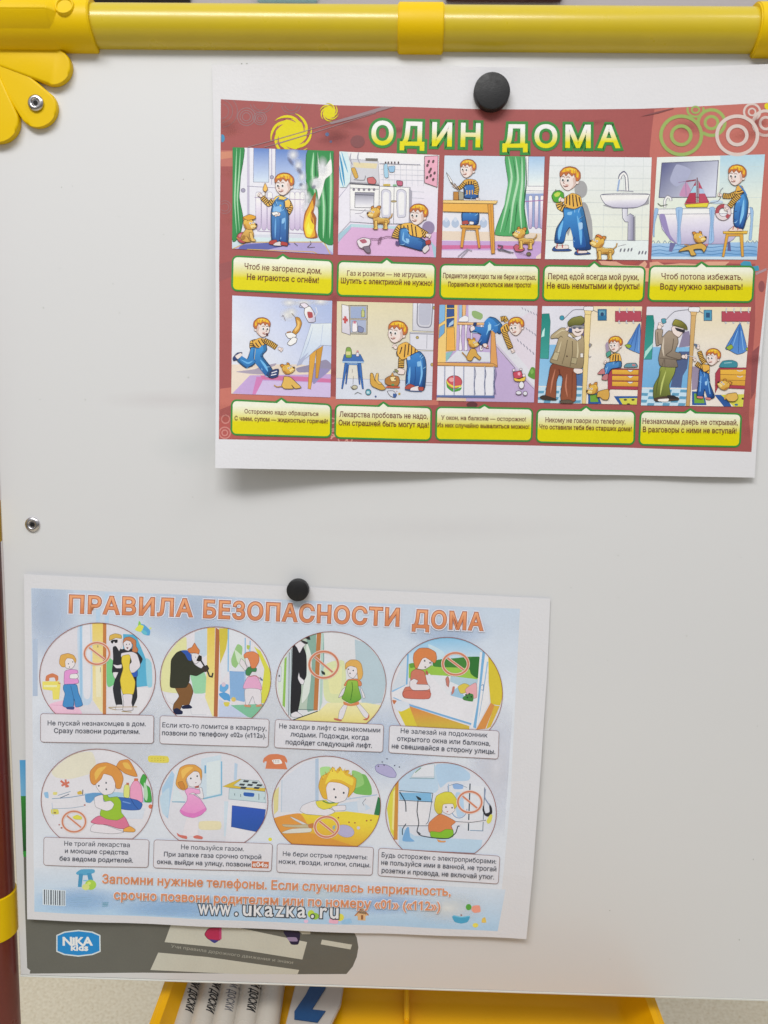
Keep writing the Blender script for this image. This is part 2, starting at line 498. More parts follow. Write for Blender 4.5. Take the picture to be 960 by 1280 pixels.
fl = bpy.data.objects.new('floor', me); COL.objects.link(fl); fl['kind'] = 'structure'

# pale wall of the room behind, only a sliver of it shows above the rail
M_WALL = mat('pale_wall_paint', (.80, .74, .76), .7, .3, noise=.05, nscale=5, bump=.1, bscale=90)
bm = bmesh.new(); bmesh.ops.create_cube(bm, size=1, matrix=Matrix.Translation((0, 1.85, 1.25)) @ Matrix.Diagonal((5, .1, 2.5, 1)))
me = bpy.data.meshes.new('wall'); bm.to_mesh(me); bm.free(); me.materials.append(M_WALL)
wl = bpy.data.objects.new('back_wall', me); COL.objects.link(wl); wl['kind'] = 'structure'

# ------------------------------------------------------------------ small solid builders (board frame)
def prism(P, z0, z1, bevel=0.0, seg=2):
    """P: outline in board x,y ; extruded from z0 to z1"""
    bm = bmesh.new()
    if sum(a[0] * b_[1] - b_[0] * a[1] for a, b_ in zip(P, P[1:] + P[:1])) < 0: P = P[::-1]
    vs = [bm.verts.new((x, y, z0)) for x, y in P]; f = bm.faces.new(vs); f.normal_flip()
    top = bm.faces.new([bm.verts.new((x, y, z1)) for x, y in P]); tv = list(top.verts)
    n = len(P)
    for i in range(n): bm.faces.new((vs[i], vs[(i + 1) % n], tv[(i + 1) % n], tv[i]))
    if bevel:
        bmesh.ops.bevel(bm, geom=[e for e in top.edges], offset=bevel, segments=seg, affect='EDGES', profile=.6)
    bmesh.ops.recalc_face_normals(bm, faces=bm.faces[:])
    return bm
def tube(p0, p1, r, n=48, r1=None, capped=True, bevel=0):
    p0, p1 = Vector(p0), Vector(p1); d = p1 - p0
    bm = bmesh.new()
    q = d.to_track_quat('Z', 'Y').to_matrix().to_4x4()
    bmesh.ops.create_cone(bm, cap_ends=capped, segments=n, radius1=r, radius2=r if r1 is None else r1, depth=d.length,
                          matrix=Matrix.Translation((p0 + p1) / 2) @ q)
    if bevel:
        es = [e for e in bm.edges if len(e.link_faces) == 2 and any(len(f.verts) > 4 for f in e.link_faces)]
        bmesh.ops.bevel(bm, geom=es, offset=bevel, segments=3, affect='EDGES')
    return bm
def lathe(profile, c, n=48, axis=None):
    """profile (r, z) list about the board normal at c"""
    bm = bmesh.new(); rings = []
    for r, z in profile:
        if r == 0: rings.append([bm.verts.new((c[0], c[1], c[2] + z))])
        else: rings.append([bm.verts.new((c[0] + r * math.cos(2 * math.pi * i / n), c[1] + r * math.sin(2 * math.pi * i / n), c[2] + z)) for i in range(n)])
    for a, b_ in zip(rings, rings[1:]):
        for i in range(n):
            j = (i + 1) % n
            if len(a) == 1: bm.faces.new((a[0], b_[j], b_[i]))
            elif len(b_) == 1: bm.faces.new((a[i], a[j], b_[0]))
            else: bm.faces.new((a[i], a[j], b_[j], b_[i]))
    bmesh.ops.recalc_face_normals(bm, faces=bm.faces[:])
    return bm
def auto_smooth(o, ang=35):
    for p in o.data.polygons: p.use_smooth = True
    o.data.set_sharp_from_angle(angle=rad(ang))
    return o

# ------------------------------------------------------------------ easel
XL = -0.2170; YB = -0.31424722; YT = 0.2185
EA = empty('easel', (0, YB, 0), 'white magnetic board on a yellow and dark red tube easel', 'easel')
TH = .006
slope = math.tan(rad(0))
# panel: a sheet with rounded plastic edges
P = [(XL, YB), (.38, YB - .0005), (.38, YT), (XL, YT)]
pan = auto_smooth(from_bm('board_panel', prism(P, -TH, 0, .0007, 3), M_BOARD, EA))
BOARD = Sheet(EA, lambda x, y: 0.0, None, 1, 1.25)
# edge strip
bm = prism([(XL, YB - .0010), (.38, YB - .0015), (.38, YB - .0002), (XL, YB - .0002)], -TH - .001, .0002, .0003)
auto_smooth(from_bm('edge_strip', bm, M_TRIM, EA))
# top rail
RY, RR = .2244, .0109
auto_smooth(from_bm('top_rail', tube((XL - .01, RY, .0), (.42, RY, .0), RR, 96), M_TUBE, EA), 50)
# sleeve on the rail
a = unproj((497, 40), .011).x; c = unproj((555, 40), .011).x
auto_smooth(from_bm('rail_sleeve', tube((a, RY - .0002, 0), (c, RY - .0002, 0), .0122, 96, bevel=.0006), M_YEL, EA), 50)
# corner brackets
xb = unproj((111, 50), .012).x
def sleeve(xa, xb, r):
    """round sleeve whose open end leans a little"""
    bm = bmesh.new(); secs = []
    for x, rr, sk in ((xa, r, 0), (xb - .0030, r, .0006), (xb - .0008, r, .0010), (xb, r - .0007, .0010), (xb, .0105, .0010)):
        ring = []
        for i in range(64):
            t = 2 * math.pi * i / 64
            ring.append(bm.verts.new((x - sk * math.sin(t), RY + rr * math.sin(t), rr * math.cos(t))))
        secs.append(ring)
    for A_, B_ in zip(secs, secs[1:]):
        for i in range(64): bm.faces.new((A_[i], A_[(i + 1) % 64], B_[(i + 1) % 64], B_[i]))
    bmesh.ops.recalc_face_normals(bm, faces=bm.faces[:])
    return bm
BR = auto_smooth(from_bm('corner_bracket', sleeve(XL - .03, xb, .0131), M_YEL, EA), 40)
# two-faced cover over the elbow: upper face light, lower face turned to the floor
def shell():
    bm = bmesh.new()
    xs = [XL - .03, unproj((56, 20), .018).x, unproj((74, 20), .014).x]
    prof = [(RY + .0160, .0020), (RY + .0150, .0070), (RY + .0022, .0172), (RY + .0006, .0172), (RY - .0128, .0060), (RY - .0134, .0020)]
    rows = []
    for k, x in enumerate(xs):
        s_ = 1.0 if k < 2 else .66
        rows.append([bm.verts.new((x, RY + (y - RY) * (1 if k < 2 else .9), z * s_)) for y, z in prof])
    for A_, B_ in zip(rows, rows[1:]):
        for i in range(len(prof) - 1): bm.faces.new((A_[i], A_[i + 1], B_[i + 1], B_[i]))
    bmesh.ops.bevel(bm, geom=[e for e in bm.edges if len(e.link_faces) == 2], offset=.0005, segments=3, affect='EDGES')
    bmesh.ops.recalc_face_normals(bm, faces=bm.faces[:])
    return bm
auto_smooth(from_bm('elbow_cover', shell(), M_YEL, BR), 40)
c0 = unproj((81, 19), .0125)
q = Vector((0, .33, 1)).normalized()
bmc = lathe([(0, .0004), (.0036, .0005), (.0041, .0012), (.0045, .0012), (.0050, .0004), (.0052, -.002)], (0, 0, 0))
bmesh.ops.rotate(bmc, verts=bmc.verts, cent=(0, 0, 0), matrix=Vector((0, 0, 1)).rotation_difference(q).to_matrix())
bmesh.ops.translate(bmc, verts=bmc.verts, vec=Vector((c0.x, RY + .0040, .0121)))
auto_smooth(from_bm('boss', bmc, M_YEL, BR), 40)
def petal(a, b_, r0, r1, z):
    """rounded leaf from px a (narrow root) to px b (round end); r in px"""
    ang = math.atan2(b_[1] - a[1], b_[0] - a[0]); out = []
    for i in range(19):
        t = ang - math.pi / 2 + math.pi * i / 18
        out.append((b_[0] + r1 * math.cos(t), b_[1] + r1 * math.sin(t)))
    out.append((a[0] - r0 * math.sin(ang), a[1] + r0 * math.cos(ang))); out.append((a[0] + r0 * math.sin(ang), a[1] - r0 * math.cos(ang)))
    return [tuple(unproj(p, z)[:2]) for p in out]
for k, (a_, b_, r0, r1, z) in enumerate([((-10, 66), (65, 82.5), 12, 23, .0040), ((-6, 74), (46, 134), 12, 24.5, .0034), ((-26, 84), (-4, 151), 19, 26.5, .0042)]):
    auto_smooth(from_bm('petal', prism(petal(a_, b_, r0, r1, z), .0002, z, .0013, 4), M_YEL, BR), 50)
xr = unproj((951, 40), .012).x
B2 = auto_smooth(from_bm('corner_bracket', tube((xr, RY, 0), (.42, RY, 0), .0131, 64, bevel=.0007), M_YEL, EA), 50)

def rivet(px, z, parent, r=.0042):
    p = unproj(px, z)
    o = auto_smooth(from_bm('rivet', lathe([(r, 0), (r, .0006), (r * .93, .0011), (r * .62, .0015), (r * .50, .0014), (r * .40, .0006), (r * .26, .0006), (0, .0006)], (p.x, p.y, z)), M_STEEL, parent), 60)
    h = from_bm('rivet_hole', lathe([(r * .30, .0004), (r * .30, .00075), (0, .00075)], (p.x, p.y, z), 24), M_DARK, o)
    return o
rivet((45, 129), .0036, EA); rivet((41, 655.5), 0.0, EA)

# left leg tube with bands
LX = XL - .0143; LZ = -.0005
leg = auto_smooth(from_bm('leg', tube((LX, .20, LZ), (LX, -.66, LZ), .0118, 64), M_RED, EA), 50)
for (ya, yb_) in ((unproj((3, 628), .008).y, unproj((3, 682), .008).y), (unproj((10, 1127), .010).y, unproj((10, 1181), .010).y)):
    auto_smooth(from_bm('leg_band', tube((LX, ya, LZ), (LX, yb_, LZ), .0126, 64, bevel=.0006), M_YEL, EA), 50)
# upper part of the leg's bracket arm going down from the elbow
auto_smooth(from_bm('bracket_socket', tube((LX, RY, -.001), (LX, .170, -.001), .0136, 48, bevel=.001), M_YEL, EA), 40)
# the other legs of the easel, behind the board (A-frame)
Mi = M.inverted()
def wtube(name, a, b_, r, m, parent):
    return auto_smooth(from_bm(name, tube(Mi @ Vector(a), Mi @ Vector(b_), r, 32), m, parent), 50)
topw = M @ Vector((LX, .18, 0))
wtube('leg', (LX, topw.y + .03, topw.z), (LX, .55, .012), .0118, M_RED, EA)
wtube('leg', (.40, topw.y + .03, topw.z), (.40, .55, .012), .0118, M_RED, EA)
wtube('leg', M @ Vector((.40, .2, 0)), M @ Vector((.40, -.78, 0)), .0118, M_RED, EA)
# ------------------------------------------------------------------ upper poster
def bump01(t): return max(0.0, min(1.0, t))
def h_upper(x, y):
    v = bump01((.195 - y) / .205); u = bump01((.060 - x) / .158); r = bump01((x - .10) / .12)
    return .0007 + .015 * u ** 1.6 * v ** 2.0 + .0022 * v ** 2 + .0035 * r ** 2 * (1 - v) + .0009 * math.sin(x * 38 + 1.1) ** 2 * v
P1 = empty('poster', (.05, -.005, 0), 'upper poster with ten square pictures on dull red and a green edged yellow title', 'poster')
S1 = Sheet(P1, h_upper, .0125, 1.0, 1.17)
def sheet_mesh(name, sheet, outline, parent, thick=.00013):
    P = [sheet.on(p) for p in outline]
    bm = bmesh.new(); bm.faces.new([bm.verts.new((x * 1000, y * 1000, 0)) for x, y in P]); grid_cut(bm, sheet.c)
    bmesh.ops.triangulate(bm, faces=bm.faces[:])
    bmesh.ops.recalc_face_normals(bm, faces=bm.faces[:])
    for f in bm.faces:
        if f.normal.z < 0: f.normal_flip()
    b = base_of(parent); bdr = [e for e in bm.edges if e.is_boundary]
    for v in bm.verts:
        x, y = v.co.x / 1000, v.co.y / 1000; v.co = (x - b.x, y - b.y, sheet.H(x, y) - b.z)
    ex = bmesh.ops.extrude_edge_only(bm, edges=bdr)
    bmesh.ops.translate(bm, verts=[g for g in ex['geom'] if isinstance(g, bmesh.types.BMVert)], vec=(0, 0, -thick))
    me = bpy.data.meshes.new(name); bm.to_mesh(me); bm.free()
    return link_mesh(name, me, parent, [PAPER])
sheet_mesh('paper', S1, [(265, 81), (330, 80), (420, 81), (520, 82.5), (615, 84), (700, 85), (800, 85), (880, 83), (985, 79), (972, 230), (960.5, 345), (951.5, 450), (943.5, 597), (780, 594), (600, 591), (430, 588), (269, 585)], P1)
A = Art(S1)
A.K(0, 0, 1)
TOP1 = [(276, 124), (350, 128), (420, 131.5), (520, 134), (600, 136.5), (700, 137), (800, 136), (880, 133), (980, 127)]
A.begin('printed_ground', P1, 0)
A.P('98504f', TOP1 + [(969, 240), (959.3, 345), (950.3, 418), (939.3, 565), (780, 559.5), (600, 555.5), (430, 552), (273.5, 549), (274, 330)])
# lighter bands and patches
A.P('b4685f', [(818, 137), (835, 134.8), (880, 132.6), (980, 127), (969, 240), (959, 345), (948, 450), (939.5, 562), (936, 520), (944, 400), (944, 330), (815, 328), (812, 190), (815, 160)])
A.P('b06a60', [(276, 188), (291, 188), (291, 208), (276, 208)])
A.P('c08068', [(276, 190), (290, 189), (290, 197), (276, 199)])
A.P('b86c60', [(275, 486), (290, 484), (420, 496), (548, 500), (548, 506), (420, 512), (290, 506), (275, 512)])
A.P('8e4f50', [(274, 330), (290, 326), (291, 345), (274, 352)])
A.P('8a4c4e', [(940, 440), (949, 432), (944, 490), (938, 500)])
A.P('a85550', [(274, 520), (300, 524), (310, 548), (274, 548)])
A.end()
# soft mottling of the red ground
A.clip = [A.w(p) for p in ((276.3, 125), (981, 129), (939.3, 564.5), (274, 548.5))]
A.begin('printed_wash', P1, 14, soft=True)
rr = random.Random(3)
for i in range(34):
    x = rr.choice([rr.uniform(276, 292), rr.uniform(415, 421), rr.uniform(300, 930), rr.uniform(930, 955)]); y = rr.uniform(152, 180) if rr.random() < .5 else rr.uniform(186, 545)
    A.softspot(rr.choice(['7c4144', '8a4a4a', 'ac6458', 'b87064']), rr.uniform(.15, .32), x, y, rr.uniform(8, 30), rr.uniform(4, 11), rr.uniform(-10, 10))
A.end()['kind'] = 'stuff'
A.clip = None
# line ornaments
A.clip = [A.w(p) for p in ((276.3, 124.6), (600, 137.2), (800, 136.6), (982, 128.5), (939.3, 564.5), (274, 548.5))]
A.clip = [A.w(p) for p in ((276.3, 125), (981, 129), (939.3, 564.5), (274, 548.5))]
A.begin('printed_ornament', P1, 12)
for x, y, r in ((276, 139, 20), (276, 139, 14), (276, 139, 9)):
    A.ring('87686c', .8, x + .8, y, r, r * 1.0, -75, 85)
for x, y, r in ((308, 146, 11), (308, 146, 8), (308, 146, 5), (325, 148, 8), (325, 148, 5.5), (325, 148, 3)):
    A.ring('8d7478', .8, x, y, r)
for x, y, r in ((327, 128.5, 14), (327, 129, 10), (364, 131, 12), (364, 131, 8)):
    A.ring('8a6c70', .7, x, y, r, r * .9, 8, 172)
for r in (8, 5): A.ring('94686a', .9, 281, 259, r)
A.E('3f87b0', 277.8, 173, 3.2, 5); A.E('4f7aa8', 409, 168, 2.4); A.E('5c6f96', 413.5, 177, 1.6)
A.softspot('7c4a4c', .6, 447, 177, 9, 8)
# sun swirls
def sun(cx, cy, r, n, a0, ry=1.0):
    A.E('cfc400', cx, cy, r, r * ry, n=30)
    for i in range(n):
        a = rad(a0 + 360 * i / n)
        arm = [(cx + math.cos(a + t * 1.5) * r * (1.36 - .42 * t), cy + math.sin(a + t * 1.5) * r * ry * (1.36 - .42 * t)) for t in [k / 9 for k in range(10)]]
        A.stroke('cfc400', r * .17, arm, True)
        cutp = [(cx + math.cos(a + .35 + t * .9) * r * (1.10 - .28 * t), cy + math.sin(a + .35 + t * .9) * r * ry * (1.10 - .28 * t)) for t in [k / 8 for k in range(9)]]
        A.stroke('9e5b5b', r * .09, cutp, True)
sun(364, 168, 19.5, 6, -20)
sun(411.5, 140.5, 8.6, 6, 10)
A.K(0, 0, 1)
for q in ('310,184 340,176 392,161 460,140 478,134.5', '330,184 350,179 392,166 470,141', '345,180 385,168'):
    A.L('8f7478', .9, q, sm=False)
A.P('8d7a80', [(412, 153), (440, 145), (478, 133.5), (492, 134), (440, 149), (414, 155.5)])
A.P('7c4a4c', [(800, 146), (820, 140), (842, 135), (842, 136), (822, 142)])
# targets on the right
A.K(640, 0, 3)
for col, cx, cy, rr in (('8fa55c', 634, 508, (78,)), ('c9b9b4', 844, 508, (70,))):
    A.ring(col, 13, cx, cy, 76, 72, 0, 360)
    A.ring(col, 13, cx, cy, 36, 35)
A.end(); A.begin('printed_ornament', P1, 16)
A.ring('8fa55c', 12, 748, 460, 50, 48, -200, 130); A.ring('8fa55c', 11, 748, 460, 24, 23)
A.end(); A.begin('printed_ornament', P1, 20)
A.ring('8fa55c', 8, 688, 412, 30, 26, -20, 200); A.ring('8fa55c', 7, 688, 412, 14, 12)
A.end(); A.begin('printed_ornament', P1, 24)
A.ring('c9b9b4', 8, 900, 420, 30); A.ring('c9b9b4', 6, 900, 420, 13)
A.end(); A.begin('printed_ornament', P1, 28)
A.ring('c9b9b4', 11, 950, 462, 46, 46, 70, 290); A.ring('c9b9b4', 10, 952, 462, 22); A.E('d0c020', 962, 398, 16, 14)
A.end()
A.begin('printed_ornament', P1, 12)
A.K(0, 0, 1)
# pale swirls between the rows and in the lower corners
for x, y, r in ((281, 541, 7), (281, 541, 3.5), (282, 524, 5)): A.ring('c0807a', 1.6, x, y, r)
for x, y, r in ((417, 541, 6), (417, 541, 3), (428, 549, 5), (415, 526, 4), (437, 550, 3)): A.ring('c48a80', 1.5, x, y, r, r * .8)
A.ring('c79284', 2.0, 423, 549, 9, 5, 180, 360)
for x0, x1 in ((752, 762), (775, 792)): A.P('a3504c', [(x0, 327), (x1 + 8, 327), (x1, 331), (x0 + 3, 331)])
A.P('cf9a84', [(748, 326), (770, 327), (779, 331), (798, 332), (806, 326), (809, 330), (806, 336), (752, 331)])
A.P('cf9a84', [(812, 328), (822, 327), (830, 331), (850, 329), (874, 330), (884, 327), (912, 327), (905, 333), (830, 334), (812, 340)])
A.P('3f8fae', [(925, 330), (930, 326), (938, 327), (940, 333), (948, 332), (949, 338), (940, 340), (930, 336)])
A.P('a58890', [(944, 341), (958, 335), (958, 338), (945, 344)])
A.P('dc9a80', [(806, 335), (811, 335), (811, 352), (806, 352)]); A.E('8a5052', 952, 358, 4, 7); A.softspot('5e3438', .6, 590, 506, 7, 4)
A.end()
A.clip = None
# title
A.begin('title', P1, 40)
A.K(0, 0, 1)
def title(t, x0, y0, x1, y1, h):
    g = ('e3e2ea', 'd4cc00', (x0, y0 - h * .78), (x0, y0 - h * .12))
    A.T(t, x0, y0, x1, y1, h, g, track=1.32, res=3, edge=[('37823c', 9.4), (g, 2.2)])
title('ОДИН', 465, 180, 599, 183.2, 27)
title('ДОМА', 629, 183.5, 774, 184.4, 26)
A.end()

# ---- pictures
SK = 'e2d3cd'
def head(cx, cy, r, d=1, t=0, skin='ddcfcb', h1='deb02a', h2='b5683a', look=0):
    c, s_ = math.cos(rad(t)), math.sin(rad(t))
    def q(st): return [(cx + (x * d * c - y * s_) * r, cy + (x * d * s_ + y * c) * r) for x, y in pts(st)]
    A.C(skin, q('-.62,-.1 -.5,-.6 .1,-.78 .62,-.5 .80,0 .74,.42 .40,.86 .02,.98 -.42,.70 -.68,.3'), 3.2, '6a4a3c', n=4)
    A.C(skin, q('-.62,.0 -.84,-.02 -.86,.3 -.62,.36'), 2.5, '6a4a3c', n=3)
    A.C('c9a59c', q('.02,.45 .28,.42 .3,.62 .05,.64'), n=3)
    A.C(h2, q('-.72,.12 -.98,-.2 -.92,-.7 -.5,-1.08 .05,-1.16 .55,-1.0 .86,-.62 .84,-.22 .66,-.3 .5,-.52 .3,-.3 .1,-.58 -.22,-.32 -.4,-.5 -.52,-.1'), 4, '7a4a2c', n=4)
    A.C(h1, q('-.78,-.2 -.8,-.66 -.45,-1.0 .05,-1.06 .5,-.92 .72,-.62 .4,-.66 .1,-.74 -.25,-.56 -.5,-.62 -.62,-.3'), n=4)
    A.L('b5683a', r * .05, q('-.5,-.9 -.55,-.6 -.6,-.4')); A.L('b5683a', r * .05, q('0,-1.0 -.05,-.8 -.1,-.65'))
    A.C('c9b0a8', q('-.5,-.25 -.3,-.1 -.42,.4 -.2,.8 -.45,.65 -.6,.2'), n=3)
    A.L('8a4a2a', r * .05, q('-.85,-.5 -.6,-.95 -.1,-1.1 .4,-1.02'), taper=True); A.L('f0cc58', r * .09, q('-.5,-.8 -.1,-.95 .35,-.85'), taper=True)
    for hx in (-.6, -.3, .05, .4): A.L('a8602c', r * .045, q(f'{hx},-.95 {hx - .06},-.75 {hx - .04},-.5'), taper=True)
    for ex in (.12, .56):
        p = q(f'{ex},.06'); A.E('f0ecea', p[0][0], p[0][1], r * .15, r * .17)
        p = q(f'{ex + look * .05},.09'); A.E('3a3a3c', p[0][0], p[0][1], r * .09, r * .11)
        A.L('6a4a3c', r * .045, q(f'{ex - .16},-.18 {ex},-.24 {ex + .14},-.18'))
    A.L('8a5a4c', r * .05, q('.42,.12 .5,.32 .38,.36')); A.L('7a3a34', r * .07, q('.1,.58 .3,.66 .48,.56'))
def hand(cx, cy, r, a=0, skin='ddcfcb'):
    for k in (-34, -12, 10, 32):
        b_ = rad(a + k); A.stroke('6a4a3c', r * .52 + 3, [(cx, cy), (cx + math.cos(b_) * r * 1.55, cy + math.sin(b_) * r * 1.55)])
    for k in (-34, -12, 10, 32):
        b_ = rad(a + k); A.stroke(skin, r * .44, [(cx, cy), (cx + math.cos(b_) * r * 1.5, cy + math.sin(b_) * r * 1.5)])
    A.E(skin, cx, cy, r * .8, r * .75, a, 2.2, '6a4a3c', 14); A.E(skin, cx, cy, r * .68, r * .62, a, n=12)
def puppy(cx, cy, s, d=1, pose='sit', t=0):
    """cx, cy is the middle of the head"""
    c, s_ = math.cos(rad(t)), math.sin(rad(t))
    def q(st, rot=False):
        out = []
        for x, y in pts(st):
            x *= d
            if rot: x, y = x * c - y * s_, x * s_ + y * c
            out.append((cx + x * s, cy + y * s))
        return out
    o = s * .07; oc = '6b4a22'
    if pose == 'sit':
        A.L(oc, s * .18, q('-.9,2.3 -1.5,2.35 -1.9,2.1')); A.L('c79a48', s * .1, q('-.9,2.3 -1.5,2.35 -1.9,2.1'))
        A.C(('d2ab58', 'a87c38', q('0,.8')[0], q('0,2.7')[0]), q('-.3,.7 .4,.7 .75,1.4 .7,2.2 .1,2.6 -.9,2.6 -1.25,2.1 -.9,1.4'), o, oc)
        A.C('d8b463', q('.1,1.3 .5,1.4 .75,2.2 1.1,2.5 .9,2.7 .35,2.6 .1,2.0'), o * .8, oc); A.C('c89c4c', q('-.9,2.0 -.3,1.9 0,2.4 .3,2.7 -.3,2.8 -1.0,2.6'), o * .8, oc)
    elif pose == 'stand':
        A.L(oc, s * .18, q('-2.2,1.0 -2.7,.6 -2.8,.1')); A.L('c79a48', s * .1, q('-2.2,1.0 -2.7,.6 -2.8,.1'))
        for lx in (-.5, -2.05): A.C('b68a42', q(f'{lx + .3},1.4 {lx + .75},1.4 {lx + .65},2.35 {lx + .85},2.6 {lx + .3},2.6 {lx + .35},2.1'), o, oc)
        A.C(('d2ab58', 'b88c44', q('0,.6')[0], q('0,2')[0]), q('-.1,.5 .3,1.0 .0,1.7 -.9,1.75 -2.0,1.9 -2.4,1.4 -2.1,.9 -1.0,.85'), o, oc)
        for lx in (-.7, -2.3): A.C('d8b463', q(f'{lx + .3},1.3 {lx + .75},1.3 {lx + .65},2.3 {lx + .9},2.65 {lx + .25},2.65 {lx + .3},2.1'), o, oc)
    A.C(oc, q('-.75,-.4 -1.0,-1.1 -.5,-1.15 -.1,-.7', True)); A.C('c9863c', q('-.7,-.45 -.88,-.98 -.5,-1.05 -.2,-.7', True))
    A.C(oc, q('.15,-.7 .25,-1.15 .65,-.95 .6,-.5', True)); A.C('c9863c', q('.22,-.7 .3,-1.02 .55,-.9 .5,-.5', True))
    A.C(('ddb552', 'bc8c3e', q('0,-.8')[0], q('0,.9')[0]), q('-.85,-.1 -.7,-.65 -.1,-.85 .5,-.65 .9,-.2 1.25,.15 1.15,.55 .6,.8 .0,.85 -.6,.6', True), o, oc)
    A.C('eacb86', q('.25,.25 .8,.1 1.1,.3 1.0,.58 .5,.7', True))
    p = q('1.18,.08', True)[0]; A.E('3a2a22', *p, s * .17)
    for e in ('.25,-.12', '.68,-.2'):
        p = q(e, True)[0]; A.E('f2eee4', *p, s * .17); A.E('32261e', *p, s * .09)
    A.L('7a4426', s * .06, q('.5,.6 .85,.52 1.1,.5', True))
    A.C('a87434', q('-.8,.1 -.55,.05 -.3,.5 -.2,.8 -.6,.6', True)); A.L('8a5a2a', s * .05, q('-.3,-.75 -.2,-.55 -.3,-.4', True)); A.L('8a5a2a', s * .05, q('0,-.8 .05,-.6', True))
    if pose == 'sit':
        A.C('9c7030', q('-1.1,2.0 -.7,1.7 -.5,2.2 -.9,2.5')); A.L('7c5426', s * .06, q('.1,1.3 .15,1.9 .4,2.5')); A.L('7c5426', s * .06, q('-.3,1.9 0,2.2 .05,2.6'))
    elif pose == 'stand':
        A.C('9c7030', q('-2.0,1.5 -1.2,1.45 -.6,1.55 -1.2,1.75')); A.L('f0d898', s * .08, q('-1.8,.95 -1.0,.92 -.4,.85'), taper=True)
def overalls(col_dark, col_light, st, light=None):
    p = pts(st); ys = [q[1] for q in p]; xs = [q[0] for q in p]; y0, y1 = min(ys), max(ys); x0, x1 = min(xs), max(xs)
    def dk(h, k): return ''.join('%02x' % int(int(h[i:i + 2], 16) * k) for i in (0, 2, 4))
    A.C((dk(col_light, .80), dk(col_dark, .72), (x0, y0), (x0, y1)), p, 5.5, '1c2844', n=4)
    P_ = smooth(p, True, 4); cx, cy = sum(q[0] for q in P_) / len(P_), sum(q[1] for q in P_) / len(P_)
    # lit inner side, then seams and folds that follow the outline
    try: A.P((col_light, dk(col_dark, .95), (x0, y0), (x0, y1)), [(cx + (x - cx) * .80 - (x1 - x0) * .035, cy + (y - cy) * .90 - (y1 - y0) * .01) for x, y in P_])
    except Exception: pass
    rnd = random.Random(int(x0 * 7 + y0)); n = len(P_)
    for k in range(7):
        i = rnd.randrange(n); a = P_[i]; t = rnd.uniform(.25, .5)
        b_ = (a[0] + (cx - a[0]) * t + rnd.uniform(-8, 8), a[1] + (cy - a[1]) * t * .6 + rnd.uniform(-6, 14))
        m = ((a[0] + b_[0]) / 2 + rnd.uniform(-6, 6), (a[1] + b_[1]) / 2 + 5)
        A.stroke('1c3462' if k % 2 else '8cbce2', 5, smooth([a, m, b_], False, 4), True)
PICS = []
def picture(crop, quad, bgcol, label):
    A.K(*crop)
    q = pts(quad)
    A.clip = None
    A.begin('picture', P1, 60, label)
    A.P('d4ac3c', q)
    def ins(p, c, k): return (p[0] + (c[0] - p[0]) * k, p[1] + (c[1] - p[1]) * k)
    cen = (sum(p[0] for p in q) / 4, sum(p[1] for p in q) / 4)
    qi = [ins(p, cen, .021) for p in q]
    A.P(bgcol, qi)
    A.clip = [A.w(p) for p in qi]
    o = A.end()
    A.pic = o
    return o
def sub(name, label=None, soft=False):
    A.end(); A.begin(name, A.pic, None, label, soft)
def curtain(st, folds, c1='2f8448', c2='5fb070', w=9):
    A.C(c1, st, 3.5, '24502f', n=4)
    for f in folds:
        A.L('5aa56c', w * 2.1, f, taper=True); A.L('a9cfae', w * .8, f, taper=True)
        A.L('1f5c34', w * .4, [(x + w * 1.5, y) for x, y in pts(f)], taper=True)

# 1 fire
picture((280, 170, 6.243), '60,80 865,110 860,935 55,888', 'd8d8e4', 'picture of a boy with a lit match beside a burning curtain')
A.begin('window', A.pic, None)
A.R('b9b4c9', 180, 85, 200, 800); A.P(('5f7fbe', 'c4d2ea', (300, 100), (300, 350)), '232,92 352,98 350,362 230,360', 3, '6c6c88'); A.P(('5f7fbe', 'c4d2ea', (500, 110), (500, 420)), '402,102 655,112 640,420 402,405', 3, '6c6c88')
A.L('8a86a0', 4, '180,392 640,420', False); A.L('b4b0c6', 8, '372,100 372,380', False); A.L('a7a2ba', 3, '190,392 190,830', False); A.L('a7a2ba', 5, '128,330 122,440', False)
A.E('9a96ae', 150, 425, 16, 16, 0, 3, '5c5a70'); A.E('a09cb4', 374, 322, 14, 14, 0, 3, '5c5a70')
A.R('c8ccd8', 62, 770, 860, 830); A.P(('c6d8dc', 'aebcd4', (100, 820), (100, 900)), '60,790 860,800 860,930 60,885')
A.P('a59ac8', '150,835 760,830 858,925 858,932 60,888'); A.P('5c62a4', '130,850 500,820 520,850 330,890 110,888'); A.L('c8a858', 7, '70,882 180,830 780,828 830,925', False); A.L('c9a24c', 6, '180,885 700,905 740,928', False)
sub('radiator')
for x in (255, 300, 345, 520, 560, 600):
    A.C(('eae8f2', 'b9a8c8', (x, 450), (x, 740)), f'{x},440 {x + 26},440 {x + 34},470 {x + 34},700 {x + 20},735 {x},730 {x - 6},700 {x - 6},470', 2.5, '8c7ca4')
A.L('a897b6', 5, '240,480 640,500', False); A.L('9d8cb0', 4, '260,742 640,765', False)
sub('curtain')
curtain('64,84 158,90 150,200 128,330 120,480 150,640 130,760 110,800 62,795', ['100,95 92,300 85,520 100,760', '130,100 118,300 105,500 122,740'])
sub('curtain')
curtain('655,112 865,118 862,820 770,825 735,770 735,560 660,520 640,300', ['700,130 690,300 720,500', '760,300 780,560 775,800', '830,130 835,400 825,800'], w=16)
A.C('e4e6e8', '730,125 745,220 790,240 835,180 842,290 790,340 770,420 740,500 725,420 690,400 700,340 740,320', 2, '9aa49c')
sub('smoke', soft=True)
